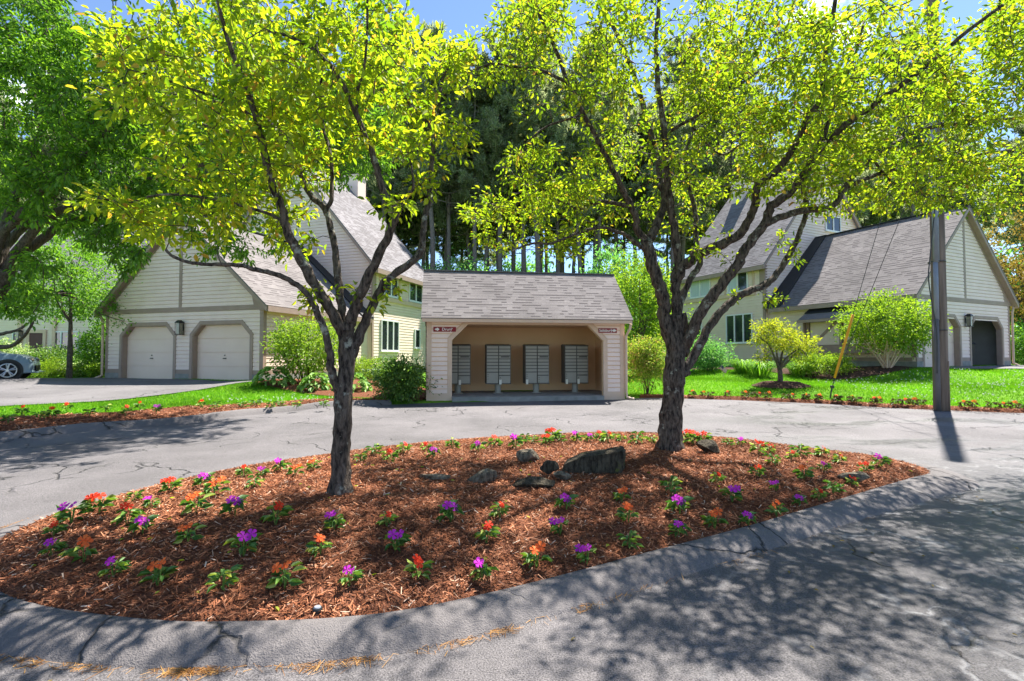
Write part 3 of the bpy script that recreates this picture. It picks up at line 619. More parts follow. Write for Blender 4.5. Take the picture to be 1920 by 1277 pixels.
def door_opening(u0,u1,z0,z1,ch=.42):
    """an opening with both top corners cut at 45 degrees"""
    fa=lambda z:u0+max(0,z-(z1-ch)); fb=lambda z:u1-max(0,z-(z1-ch)); return (z0,z1,fa,fb)
def cut_frame(mb,Pf,u0,u1,z0,z1,ch,wd,d0,d1,mi=0):
    """the trim board round such an opening, from depth d0 to d1 (positive is out of the wall)"""
    k=wd*.4142
    inn=[(u0,z0),(u0,z1-ch),(u0+ch,z1),(u1-ch,z1),(u1,z1-ch),(u1,z0)]
    o=[(u0-wd,z0),(u0-wd,z1-ch+k),(u0+ch-k,z1+wd),(u1-ch+k,z1+wd),(u1+wd,z1-ch+k),(u1+wd,z0)]
    for i in range(5):
        a,b,c,d=inn[i],inn[i+1],o[i+1],o[i]
        mb.hexa([Pf(*a,d0),Pf(*b,d0),Pf(*c,d0),Pf(*d,d0),Pf(*a,d1),Pf(*b,d1),Pf(*c,d1),Pf(*d,d1)],mi)
def shingles(mb,e0,e1,r1,r0,course=.145,tab=.3,mi=0,th=.05,band=None):
    """a roof plane: eave e0-e1, ridge r0-r1, laid in lapped courses of tabs"""
    e0,e1,r1,r0=[np.array(p,float) for p in (e0,e1,r1,r0)]
    nrmv=np.cross(e1-e0,r0-e0); nrmv/=np.linalg.norm(nrmv)
    if nrmv[2]<0: nrmv=-nrmv
    Ls=np.linalg.norm(r0-e0); n=int(Ls/course)
    for i in range(n):
        ta,tb=i/n,min(1,(i+1.05)/n)
        a0=e0+(r0-e0)*ta; a1=e1+(r1-e1)*ta; b0=e0+(r0-e0)*tb; b1=e1+(r1-e1)*tb
        W_=np.linalg.norm(a1-a0); s=0; 
        while s<1:
            w_=tab*random.uniform(.45,1.3)/W_; s2=min(1,s+w_)
            if 1-s2<.3*tab/W_: s2=1
            lift=random.choice([.004,.004,.005,.006])
            p=[a0+(a1-a0)*s,a0+(a1-a0)*s2,b0+(b1-b0)*s2,b0+(b1-b0)*s]
            t=[p[0]+nrmv*lift,p[1]+nrmv*lift,p[2]+nrmv*.003,p[3]+nrmv*.003]
            mb.add(t+[p[0]-nrmv*.002,p[1]-nrmv*.002],[(0,1,2,3),(4,5,1,0)],mi)
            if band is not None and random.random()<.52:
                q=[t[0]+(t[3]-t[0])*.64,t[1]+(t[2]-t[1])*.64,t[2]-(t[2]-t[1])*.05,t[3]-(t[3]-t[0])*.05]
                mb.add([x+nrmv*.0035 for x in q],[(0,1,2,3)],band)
            s=s2
    mb.hexa([e0-nrmv*th,e1-nrmv*th,r1-nrmv*th,r0-nrmv*th,e0,e1,r1,r0],mi)
def window(parent,Pf,a0,a1,z0,z1,n=2,curtain=(),fw=.06,name='window',slots=None):
    """white framed window of n lights on a wall; the panes are its children"""
    mb=MB(); P0=Pf; Pf=lambda a,z,d:P0(a,z,d+.036); F=lambda a,d,z:Pf(a,z,d)
    mb.box(F,a0,a1,.0,.065,z0,z0+fw); mb.box(F,a0,a1,.0,.065,z1-fw,z1)
    xs=np.linspace(a0,a1,n+1)
    for i,x in enumerate(xs):
        lo,hi=(x,x+fw) if i==0 else ((x-fw,x) if i==n else (x-fw*.6,x+fw*.6)); mb.box(F,lo,hi,.001,.064,z0+fw,z1-fw)
    mb.box(F,a0-.05,a1+.05,-.03,.1,z0-.05,z0-.002)
    o=mb.build(name,M['white'],parent)
    for i in range(n):
        g=MB(); x0=xs[i]+fw*.55; x1=xs[i+1]-fw*.55
        g.poly([Pf(x0,z0+fw*.9,.022),Pf(x1,z0+fw*.9,.022),Pf(x1,z1-fw*.9,.022),Pf(x0,z1-fw*.9,.022)])
        g.build('pane',M['curtain'] if i in curtain else M['glass'],o)
    return o
def lantern(parent,F):
    """wall lantern; F(a,b,c): a sideways, b out of the wall, c up, origin at its middle"""
    mb=MB(); mb.box(F,-.06,.06,.0,.03,-.12,.14); mb.box(F,-.02,.02,.03,.13,.2,.23)
    mb.box(F,-.15,.15,.04,.30,-.27,-.245); 
    for a in (-.14,.125):
        for b in (.05,.275): mb.box(F,a,a+.016,b,b+.016,-.245,.18)
    for q,(h0,h1,r0,r1) in enumerate([(.18,.2,.155,.155),(.2,.27,.15,.09),(.27,.29,.07,.07)]):
        lo=[F(x*r0,.17+y*r0*.87,h0) for x,y in ((-1,-1),(1,-1),(1,1),(-1,1))]; hi=[F(x*r1,.17+y*r1*.87,h1) for x,y in ((-1,-1),(1,-1),(1,1),(-1,1))]; mb.prism(lo,hi)
    o=mb.build('wall_lantern',M['black_metal'],parent)
    g=MB(); g.box(F,-.1,.1,.08,.26,-.24,.17); g.build('lantern_glass',M['lamp_glass'],o)
def townhouse(label,O,U,Vv,Wg,Hg,z0,Lg=6.65,Hm=5.7,Wm=10.0,Lm=6.2,open_door=None,awning=True,slope=1.04,lamp_u=3.8,doors=((.55,3.3),(4.25,7.0)),found=.5):
    O=np.array(O,float); U=np.array([*U,0.]); Vv=np.array([*Vv,0.])
    base=np.array([O[0],O[1],z0]); root=thing('townhouse',base,label,'house')
    G=lambda u,v,z: base+U*u+Vv*v+np.array([0,0,z])
    front=lambda u,z,d: G(u,-d,z)                 # garage gable wall
    side=lambda v,z,d: G(-d,v,z)                  # garage long wall
    mfront=lambda u,z,d: G(u,Lg-d,z)              # main gable wall
    mside=lambda v,z,d: G(-.22-d,v,z)             # main long wall
    Hb=Hg; Hg=Hb+.36*slope+.02; rise=Wg/2*slope; ridge=Hg+rise; mrise=Wm/2*1.16; mr=Hm+mrise
    # walls -------------------------------------------------------------
    mb=MB(); dh=2.14
    ops=[door_opening(a,b,0,dh) for a,b in doors]
    siding(mb,front,const(.13),const(Wg-.13),.42,Hb-.08,ops)
    mb.build('siding',M['siding'],root); mb=MB()
    siding(mb,front,lambda z:max(.02,(z-Hg)/slope),lambda z:min(Wg-.02,Wg-(z-Hg)/slope),Hb+.1,ridge-.02,())
    mb.build('siding',M['siding'],root)
    mb=MB()
    siding(mb,side,const(.02),const(Lg),.42,Hg); mb.build('siding',M['siding_cream'],root); mb=MB()
    siding(mb,mside,const(Lg+.02),const(Lg+Lm-.02),.35,Hm)
    mb.build('siding',M['siding_cream'],root)
    mb=MB()
    hw=lambda z:(z-Hm)/1.16
    siding(mb,mfront,const(-.2),const(Wm-.22),Hg-.2,Hm); siding(mb,mfront,lambda z:-.22+hw(z),lambda z:-.22+Wm-hw(z),Hm,mr-.05)
    mb.build('siding',M['siding'],root)
    # solid cores behind the boards (with the two door openings)
    mb=MB(); F3=lambda a,b,c:G(a,b,c)
    def slab(us,zs,v0,v1): mb.box(F3,us[0],us[1],v0,v1,zs[0],zs[1])
    es=[0.0]+[x for d in doors for x in d]+[Wg]
    for i in range(0,len(es),2): slab((es[i],es[i+1]),(-found,Hg),.003,.16)
    for a,b in doors:
        slab((a,b),(dh,Hg-.001),.003,.16)
        mb.prism([front(a,dh-.42,-.003),front(a,dh-.0005,-.003),front(a+.42,dh-.0005,-.003)],[front(a,dh-.42,-.16),front(a,dh-.0005,-.16),front(a+.42,dh-.0005,-.16)])
        mb.prism([front(b,dh-.42,-.003),front(b,dh-.0005,-.003),front(b-.42,dh-.0005,-.003)],[front(b,dh-.42,-.16),front(b,dh-.0005,-.16),front(b-.42,dh-.0005,-.16)])
    slab((.003,.16),(-found,Hg),.161,Lg); slab((Wg-.16,Wg-.003),(-found,Hg),.161,Lg)
    mb.prism([front(0.01,Hg+.001,-.003),front(Wg-.01,Hg+.001,-.003),front(Wg/2,ridge-.02,-.003)],[front(.01,Hg+.001,-.14),front(Wg-.01,Hg+.001,-.14),front(Wg/2,ridge-.02,-.14)])
    mb.box(F3,-.217,Wm-.22,Lg+.003,Lg+Lm-.003,-found,Hm-.001)
    mb.prism([mfront(-.215,Hm,-.003),mfront(Wm-.22,Hm,-.003),mfront(Wm/2-.22,mr-.03,-.003)],[mfront(-.215,Hm,-Lm),mfront(Wm-.22,Hm,-Lm),mfront(Wm/2-.22,mr-.03,-Lm)])
    mb.build('wall',M['siding'],root)
    # garage interior: floor and dark back wall
    mb=MB(); mb.box(F3,.17,Wg-.17,.17,Lg-.02,-.05,.01); mb.box(F3,.17,Wg-.17,Lg-.25,Lg-.05,.011,Hg-.02); mb.box(F3,.17,Wg-.17,.17,Lg-.26,Hg-.06,Hg-.01)
    mb.box(F3,doors[0][1]+.35,doors[0][1]+.45,.17,Lg-.26,.011,Hg-.07); mb.box(F3,.165,.2,.17,Lg-.26,.011,Hg-.07); mb.box(F3,Wg-.2,Wg-.165,.17,Lg-.26,.011,Hg-.07)
    mb.build('garage_interior',M['dark_inside'],root)
    # foundation
    for i in range(0,len(es),2):
        mb=MB(); mb.box(F3,es[i]+(.003 if i==0 else .13),es[i+1]-(.0 if i==len(es)-2 else .13),-.05,.002,-found,.26); mb.build('foundation',M['concrete'],root)
    mb=MB(); mb.box(F3,-.05,.002,-.055,Lg,-found,.257); mb.build('foundation',M['concrete'],root)
    mb=MB(); mb.box(F3,-.25,-.22,Lg,Lg+Lm,-found,.2); mb.build('foundation',M['concrete'],root)
    # trim boards
    mb=MB()
    for i in range(0,len(es),2):
        mb.box(F3,es[i]+(.0 if i==0 else .13),es[i+1]-(.0 if i==len(es)-2 else .13),-.035,.0,.262,.42)
    mb.box(F3,-.04,.13,-.03,.0,.421,Hb-.081); mb.box(F3,Wg-.13,Wg+.04,-.03,.0,.421,Hb-.081)
    mb.box(F3,-.038,.0,.001,.12,.421,Hg-.001); mb.box(F3,-.032,.0,.12,Lg,.262,.42)
    mb.box(F3,-.3,Wg+.3,-.042,.0,Hb-.08,Hb+.1); mb.box(F3,Wg/2-.08,Wg/2+.08,-.038,.0,Hb+.101,ridge-.1)
    for s in (0,1):
        f=(lambda u:u) if s==0 else (lambda u:Wg-u)
        # rake board, wide foot at the eave, and the overhanging barge board
        pr=[(f(-.28),Hb+.101),(f(.42),Hb+.101),(f(.52),Hb+.5),(f(Wg/2),ridge-.30),(f(Wg/2),ridge-.02),(f(-.28),Hg-.30*slope)]; mb.prism([front(*q,0) for q in pr],[front(*q,.037) for q in pr])
        mb.prism([front(f(-.36),Hg-.36*slope+.02,.2),front(f(-.36),Hg-.36*slope-.2,.2),front(f(Wg/2),ridge-.2,.2),front(f(Wg/2),ridge+.02,.2)],[front(f(-.36),Hg-.36*slope+.02,.26),front(f(-.36),Hg-.36*slope-.2,.26),front(f(Wg/2),ridge-.2,.26),front(f(Wg/2),ridge+.02,.26)])
        mb.prism([front(f(-.36),Hg-.36*slope-.2,.035),front(f(-.36),Hg-.36*slope-.16,.035),front(f(Wg/2),ridge-.12,.035),front(f(Wg/2),ridge-.16,.035)],[front(f(-.36),Hg-.36*slope-.2,.2),front(f(-.36),Hg-.36*slope-.16,.2),front(f(Wg/2),ridge-.12,.2),front(f(Wg/2),ridge-.16,.2)])
        g=(lambda u:u-.22) if s==0 else (lambda u:Wm-.22-u)
        mb.prism([mfront(g(-.42),Hm-.42*1.16+.02,.2),mfront(g(-.42),Hm-.42*1.16-.22,.2),mfront(g(Wm/2),mr-.2,.2),mfront(g(Wm/2),mr+.02,.2)],[mfront(g(-.42),Hm-.42*1.16+.02,.26),mfront(g(-.42),Hm-.42*1.16-.22,.26),mfront(g(Wm/2),mr-.2,.26),mfront(g(Wm/2),mr+.02,.26)])
    mb.box(F3,-.4,-.36,-.2,Lg-.3,Hg-.36*slope-.2,Hg-.36*slope+.0)      # fascia of the garage eave
    mb.box(F3,-.36,-.01,-.2,Lg-.3,Hg-.36*slope-.16,Hg-.36*slope-.13)   # soffit
    mb.box(F3,-.68,-.64,Lg-.2,Lg+Lm+.2,Hm-.42*1.16-.22,Hm-.42*1.16+.0); mb.box(F3,-.64,-.23,Lg-.2,Lg+Lm+.2,Hm-.42*1.16-.18,Hm-.42*1.16-.15)
    mb.box(F3,-.265,-.22,Lg-.03,Lg+.12,.3,Hm-.5); mb.box(F3,-.26,-.22,Lg+Lm-.13,Lg+Lm,.3,Hm-.5); mb.box(F3,-.22,-.08,Lg-.03,Lg-.0,Hg-.3,Hm-.02)
    mb.box(F3,-.27,-.22,Lg+.121,Lg+.3,4.0,Hm-.62)
    mb.build('trim',M['trim'],root)
    # upper window bay panel
    mb=MB(); mb.box(F3,-.36,-.225,Lg+.55,Lg+5.75,3.75,3.97); mb.box(F3,-.30,-.225,Lg+2.5,Lg+2.62,3.98,Hm-.62); mb.box(F3,-.30,-.225,Lg+.62,Lg+.74,3.98,Hm-.62); mb.build('window_apron',M['trim_light'],root)
    # roofs
    ov=.38; mb=MB(); e=Hg-ov*slope+.04
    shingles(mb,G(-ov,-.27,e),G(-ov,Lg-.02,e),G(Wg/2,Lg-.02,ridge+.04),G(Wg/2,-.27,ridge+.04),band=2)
    shingles(mb,G(Wg+ov,-.27,e),G(Wg+ov,Lg-.02,e),G(Wg/2,Lg-.02,ridge+.04),G(Wg/2,-.27,ridge+.04),tab=.6)
    mb.box(lambda a,b,c:G(a,b,c),Wg/2-.1,Wg/2+.1,-.275,Lg-.02,ridge+.035,ridge+.085,1)
    n_=np.array([0,0,.045]); mb.hexa([G(-ov-.01,Lg-1.0,e)+n_,G(-ov-.01,Lg-.03,e)+n_,G(Wg/2,Lg-.03,ridge+.04)+n_,G(Wg/2,Lg-.65,ridge+.04)+n_]+[G(-ov-.01,Lg-1.0,e)+n_*2,G(-ov-.01,Lg-.03,e)+n_*2,G(Wg/2,Lg-.03,ridge+.04)+n_*2,G(Wg/2,Lg-.65,ridge+.04)+n_*2],1)
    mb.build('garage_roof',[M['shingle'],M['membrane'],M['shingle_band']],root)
    mb=MB(); e=Hm-.44*1.16+.04
    rf=mb
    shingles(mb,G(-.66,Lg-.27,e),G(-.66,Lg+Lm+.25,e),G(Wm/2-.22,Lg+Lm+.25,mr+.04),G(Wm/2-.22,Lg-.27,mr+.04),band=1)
    shingles(mb,G(Wm+.22,Lg-.27,e),G(Wm+.22,Lg+Lm+.25,e),G(Wm/2-.22,Lg+Lm+.25,mr+.04),G(Wm/2-.22,Lg-.27,mr+.04),tab=.8)
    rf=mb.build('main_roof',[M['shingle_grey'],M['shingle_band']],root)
    mb=MB(); mb.box(F3,Wm/2-1.0,Wm/2+.1,Lg+Lm-1.3,Lg+Lm-.45,mr-1.2,mr+.55); mb.box(F3,Wm/2-1.06,Wm/2+.16,Lg+Lm-1.36,Lg+Lm-.39,mr+.551,mr+.65); mb.build('chimney',M['siding'],rf)
    # door frames and doors
    for i,(a,b) in enumerate(doors):
        mb=MB(); cut_frame(mb,front,a,b,.005,dh,.42,.13,.0,.05); cut_frame(mb,front,a,b,.005,dh,.42,-.03,-.165,.03); mb.build('door_frame',M['trim'],root)
        if open_door==i: continue
        mb=MB(); hgt=dh/4
        for k in range(4): mb.box(lambda x,y,z:front(x,z,-y),a-.06,b+.06,.17,.215,.012+k*hgt,(k+1)*hgt-.006)
        mb.box(lambda x,y,z:front(x,z,-y),a-.06,b+.06,.2,.22,.01,dh+.1)
        d=mb.build('garage_door',M['gdoor'],root)
        mb=MB(); c=(a+b)/2; Fd=lambda x,y,z:front(c+x,z,-.17+y); mb.box(Fd,-.07,.07,.0,.035,.83,.865); mb.build('handle',M['black_metal'],d); mb=MB(); mb.box(Fd,-.02,.02,.0,.025,.95,.985); mb.build('lock',M['black_metal'],d)
    lantern(root,lambda a,b,c:front(lamp_u+a*.8,2.02+c,b*.8+.034))
    # downspout at the far corner
    mb=MB(); u=Wg+.09
    mb.tube([G(u+.2,-.08,Hg-.5),G(u+.02,-.1,Hg-.75),G(u,-.1,.5),G(u,-.1,.15),G(u+.25,-.2,.03)],.045,8); mb.build('downspout',M['trim_light'],root)
    # windows
    window(root,mside,Lg+1.0,Lg+2.35,4.05,5.3,2,curtain=(1,) if open_door is not None else ())
    window(root,mside,Lg+3.6,Lg+5.2,4.05,5.3,2,curtain=(0,1) if open_door is not None else ())
    window(root,mside,Lg+.75,Lg+2.5,1.2,2.8,3); window(root,mside,Lg+4.3,Lg+4.95,1.4,2.5,1)
    window(root,mfront,4.75,6.1,Hg+4.35,Hg+5.25,2)
    if awning:
        mb=MB(); z1,z2=2.78,2.2; v0,v1=1.15,4.4
        shingles(mb,G(-.72,v1+.12,z2),G(-.72,v0-.12,z2),G(-.02,v0+.1,z1),G(-.02,v1-.1,z1),course=.14)
        n_=np.array([0,0,.04]); q=[G(-.4,v1,z2+.265),G(-.4,v0,z2+.265),G(-.02,v0+.1,z1),G(-.02,v1-.1,z1)]; mb.hexa([p+n_ for p in q]+[p+n_*1.6 for p in q],1)
        mb.build('awning_roof',[M['shingle'],M['membrane']],root)
        mb=MB(); mb.box(F3,-.76,-.7,v0-.14,v1+.14,z2-.14,z2-.01); mb.box(F3,-.5,-.42,v1-.02,v1+.02,1.0,z2); mb.box(F3,-.42,-.02,v1-.03,v1+.03,.62,2.5); mb.box(F3,-.42,-.02,v0-.03,v0+.03,.62,2.5)
        mb.box(F3,-.45,-.02,v0,v1,.6,.72); mb.box(F3,-.30,-.02,v0+.04,v1-.04,.72,.98)
        for a in (v0+.04,2.7,v1-.16): mb.box(F3,-.33,-.02,a,a+.12,.981,2.3)
        mb.box(F3,-.32,-.02,v0+.16,v1-.16,2.08,2.3)
        mb.build('bay_frame',M['trim'],root)
        for a,b in ((v0+.2,2.66),(2.86,v1-.2)):
            mb=MB(); mb.box(F3,-.26,-.2,a,b,1.0,2.07); s=mb.build('shutter_panel',M['siding_cream'],root)
            mb=MB(); mb.hexa([G(-.29,b-.02,1.02),G(-.29,b-.2,1.02),G(-.26,b-.2,1.02),G(-.26,b-.02,1.02),G(-.29,a+.2,2.05),G(-.29,a+.02,2.05),G(-.26,a+.02,2.05),G(-.26,a+.2,2.05)]); mb.build('diagonal_brace',M['trim'],s)
    return root,G
yl=R(17); Xl=(493-960)/930*18.0
HL,GL=townhouse('beige clapboard townhouse with two closed garage doors behind the left lawn',(Xl,18.0),(-math.cos(yl),math.sin(yl)),(math.sin(yl),math.cos(yl)),7.9,2.72,.47,awning=False,slope=.88)
yr=R(24.8)
HR,GR=townhouse('beige clapboard townhouse with one garage open, behind the utility pole',(16.28,20.0),(math.cos(yr),math.sin(yr)),(-math.sin(yr),math.cos(yr)),7.75,2.9,.93,open_door=1,slope=.97)
# wheeled bin inside the open garage
def bin_():
    p=GR(5.4,.9,.012); root=thing('trash_bin',p,'dark plastic wheeled bin standing in the open garage','bin')
    F=lambda a,b,c:p+np.array([math.cos(yr)*a-math.sin(yr)*b,math.sin(yr)*a+math.cos(yr)*b,c])
    mb=MB(); mb.hexa([F(-.4,-.3,.08),F(.4,-.3,.08),F(.4,.3,.08),F(-.4,.3,.08),F(-.5,-.4,1.0),F(.5,-.4,1.0),F(.5,.4,1.0),F(-.5,.4,1.0)]); mb.build('body',M['bin'],root)
    mb=MB(); mb.hexa([F(-.54,-.44,1.0),F(.54,-.44,1.0),F(.54,.44,1.0),F(-.54,.44,1.0),F(-.45,-.36,1.1),F(.45,-.36,1.1),F(.45,.4,1.14),F(-.45,.4,1.14)]); mb.build('lid',M['bin'],root)
    for s in (-.42,.42):
        mb=MB(); mb.tube([F(s-.04,.3,.13),F(s+.04,.3,.13)],.13,14); mb.build('wheel',M['tyre'],root)
bin_()

# ------------------------------------------------------------------ mail shelter
def text_mesh(txt,size,Pf,parent,name,mat,depth=.003):
    cu=bpy.data.curves.new(name,'FONT'); cu.body=txt; cu.size=size; cu.align_x='LEFT'; cu.extrude=depth/2; cu.offset=.0011
    o=bpy.data.objects.new(name,cu); COL.objects.link(o); dg=bpy.context.evaluated_depsgraph_get(); me=bpy.data.meshes.new_from_object(o.evaluated_get(dg))
    bpy.data.objects.remove(o); bpy.data.curves.remove(cu)
    org=ORG[parent.name]
    for v in me.vertices: v.co=Vector(Pf(v.co.x,v.co.y,v.co.z+depth/2)-org)
    me.materials.clear(); me.materials.append(mat); return link(name,me,parent)
ys=R(8); Os=np.array([-2.43,14.1,.1]); Us=np.array([math.cos(ys),math.sin(ys),0]); Vs_=np.array([-math.sin(ys),math.cos(ys),0])
SG=lambda u,v,z: Os+Us*u+Vs_*v+np.array([0,0,z])
def shelter():
    root=thing('mail_shelter',Os,'open fronted beige shelter with a shingled gable roof sheltering four mailbox units','shelter')
    W_,Dp,Hh=5.86,2.55,2.35; front=lambda u,z,d:SG(u,-d,z); F3=lambda a,b,c:SG(a,b,c)
    a,b,zt,ch=.72,5.2,2.22,.46
    op=[door_opening(a-.13,b+.13,0,zt+.13,ch+.05)]
    mb=MB(); siding(mb,front,const(.14),const(W_-.14),.25,Hh,op,course=.13,outw=.028)
    for s,sgn in ((0,1),(W_,-1)):
        sd_=lambda v,z,d,s=s,sgn=sgn:SG(s-sgn*d,v,z); mb.build('siding',M['shelter_siding'],root); mb=MB(); siding(mb,sd_,const(.02),const(Dp),.1,Hh,(),course=.13,outw=.028)
    mb.build('siding',M['shelter_siding'],root)
    mb=MB()
    for us in ((0,a),(b,W_)):
        mb.box(F3,us[0]+.003,us[1]-.0,.003,.14,-.1,Hh)
    mb.box(F3,a,b,.003,.14,zt,Hh)
    for s,q in ((1,a),(-1,b)): mb.prism([front(q,zt-ch,-.003),front(q,zt-.0005,-.003),front(q+s*ch,zt-.0005,-.003)],[front(q,zt-ch,-.14),front(q,zt-.0005,-.14),front(q+s*ch,zt-.0005,-.14)])
    mb.box(F3,.003,.14,.141,Dp,-.1,Hh); mb.box(F3,W_-.14,W_-.003,.141,Dp,-.1,Hh); mb.box(F3,.141,W_-.141,Dp-.14,Dp-.003,-.1,Hh)
    mb.box(F3,.141,W_-.141,.141,Dp-.141,Hh-.08,Hh-.02)
    mb.build('wall',M['interior'],root)
    # gable end walls
    mb=MB(); rz=Hh+1.62
    for s in (0.02,W_-.12):
        mb.prism([SG(s,0.02,Hh),SG(s,Dp-.02,Hh),SG(s,Dp/2,rz-.12)],[SG(s+.1,0.02,Hh),SG(s+.1,Dp-.02,Hh),SG(s+.1,Dp/2,rz-.12)]); mb.build('gable',M['shelter_siding'],root); mb=MB()
    mb=MB()
    cut_frame(mb,front,a,b,-.02,zt,ch,.13,-.003,.035)
    mb.box(F3,0,.14,-.034,.002,-.02,Hh-.02); mb.box(F3,W_-.14,W_,-.034,.002,-.02,Hh-.02)
    mb.box(F3,.141,a-.131,-.032,.002,-.02,.25); mb.box(F3,b+.131,W_-.141,-.032,.002,-.02,.25)
    mb.box(F3,a-.02,b+.02,-.03,.002,zt+.131,Hh-.02)
    mb.box(F3,-.12,W_+.12,-.36,-.30,Hh-.09,Hh+.05); mb.box(F3,-.08,W_+.08,-.30,.0,Hh-.05,Hh-.019)
    mb.build('trim',M['trim_light'],root)
    mb=MB(); z_=Hh+.02; sl=(rz-z_)/(Dp/2+.36)
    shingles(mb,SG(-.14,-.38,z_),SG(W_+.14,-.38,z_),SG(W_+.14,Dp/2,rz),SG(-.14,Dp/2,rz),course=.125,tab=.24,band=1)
    shingles(mb,SG(-.14,Dp+.38,z_),SG(W_+.14,Dp+.38,z_),SG(W_+.14,Dp/2,rz),SG(-.14,Dp/2,rz),course=.2,tab=.5)
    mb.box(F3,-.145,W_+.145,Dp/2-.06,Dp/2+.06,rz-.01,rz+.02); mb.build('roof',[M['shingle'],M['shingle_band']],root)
    mb=MB(); mb.box(F3,.05,W_-.05,.04,Dp-.15,-.2,.14); mb.box(F3,a+.01,b-.01,-.12,.039,-.2,.135); mb.build('floor_slab',M['concrete'],root)
    mb=MB(); x=W_+.05; mb.tube([SG(x+.05,-.3,Hh-.1),SG(x+.03,-.26,Hh-.25),SG(x-.02,-.075,Hh-.45),SG(x-.02,-.07,.25),SG(x-.01,-.1,.08),SG(x+.16,-.22,.03)],.04,8); mb.build('downspout',M['trim_light'],root)
shelter()
def signboard(u0,u1,z0,z1,txt,left,label):
    p=SG((u0+u1)/2,-.018,(z0+z1)/2); root=thing('street_sign',p,label,'sign')
    mb=MB(); mb.box(lambda a,b,c:SG(a,b,c),u0,u1,-.045,-.018,z0,z1); mb.build('board',M['sign'],root)
    h=z1-z0; Pf=lambda ox:(lambda x,y,d:SG(ox+x,-.046-d,z0+h*.24+y))
    h=z1-z0
    text_mesh(txt[0],h*.86,Pf(u0+(.24 if left else .02)),root,'lettering',M['sign_white'])
    text_mesh(txt[1],h*.36,(lambda x,y,d:SG((u1-.14 if left else u1-.19)+x,-.046-d,z0+h*.62+y)),root,'lettering',M['sign_white'])
    mb=MB(); c=u0+.115 if left else u1-.09; m_=(z0+z1)/2; s=-1 if left else 1
    for dx,dz,r in ((-.028,0,.024),(.028,0,.024),(0,.024,.022),(0,-.024,.022)):
        mb.prism([SG(c+dx+r*math.cos(t),-.046,m_+dz+r*math.sin(t)) for t in np.linspace(0,6.283,10)[:-1]],[SG(c+dx+r*math.cos(t),-.050-.0004*abs(dx*1000),m_+dz+r*math.sin(t)) for t in np.linspace(0,6.283,10)[:-1]])
    mb.prism([SG(c+s*.04,-.046,m_-.03),SG(c+s*.08,-.046,m_),SG(c+s*.04,-.046,m_+.03)],[SG(c+s*.04,-.052,m_-.03),SG(c+s*.08,-.052,m_),SG(c+s*.04,-.052,m_+.03)])
    mb.build('arrow_emblem',M['sign_white'],root)
signboard(.19,.83,2.0,2.135,('Drury','Ln'),True,'maroon wooden street sign reading Drury with left arrow on the shelter')
signboard(5.05,5.62,2.0,2.135,('Salisbury','St'),False,'maroon wooden street sign reading Salisbury with right arrow on the shelter')
def mailbox(u,label,tags,first):
    p=SG(u,1.15,.14); root=thing('mailbox_unit',p,label,'mailbox','cluster mailbox units in the shelter')
    F=lambda a,b,c:p+Us*a+Vs_*b+np.array([0,0,c])
    mb=MB(); mb.tube([F(0,.2,-.02),F(0,.2,.34)],.1,16); mb.box(F,-.15,.15,.05,.35,-.02,.015); mb.build('pedestal',M['grey_metal'],root)
    mb=MB(); z0,z1,hw=.3,1.5,.3875; mb.box(F,-hw,hw,0,.45,z0,z1); mb.prism([F(-hw-.012,-.02,z1),F(hw+.012,-.02,z1),F(hw+.012,.46,z1),F(-hw-.012,.46,z1)],[F(-hw-.012,-.02,z1+.012),F(hw+.012,-.02,z1+.012),F(hw-.02,.44,z1+.05),F(-hw+.02,.44,z1+.05)])
    mb.box(F,-hw-.006,hw+.006,-.016,-.001,z0-.012,z0+.012)
    mb.build('cabinet',M['gap_shade_metal'],root)
    dh=.103
    for cix,(x0,x1) in enumerate(((-hw+.02,-.017),(.017,hw-.02))):
        npar=.37 if cix==0 else .265; z=z1-.025
        n=8 if cix==0 else 9
        for k in range(n):
            mb=MB(); mb.box(F,x0,x1,-.03,-.001,z-dh+.026,z)
            o=mb.build('mail_door',M['grey_metal'],root)
            if cix==1 and k==3:
                mb=MB(); mb.box(F,x0+.05,x1-.02,-.036,-.031,z-.042,z-.012); mb.build('mail_slot',M['black_metal'],o)
            z-=dh
        mb=MB(); mb.box(F,x0,x1,-.03,-.001,z0+.02,z-.004); o=mb.build('parcel_door',M['grey_metal'],root)
        for zz in (.06,.12,.2): mb=MB(); mb.tube([F(x0+.035,-.04,z-zz),F(x0+.035,-.03,z-zz)],.012,8); mb.build('lock',M['black_metal'],o)
        if tags[cix]:
            mb=MB(); mb.box(F,x0+.0,x0+.075,-.047,-.041,z0-.02,z0+.13); mb.build('key_tag',M['tag'],o)
mailbox(.93,'grey metal mailbox unit partly hidden behind the left shelter column',(0,1),True)
mailbox(2.19,'grey mailbox unit with tag on right door, second from the Drury sign',(0,1),False)
mailbox(3.42,'grey mailbox unit with tag on left door, standing under the shelter centre',(1,0),False)
mailbox(4.70,'grey mailbox unit with two white tags, nearest the Salisbury sign',(1,1),False)

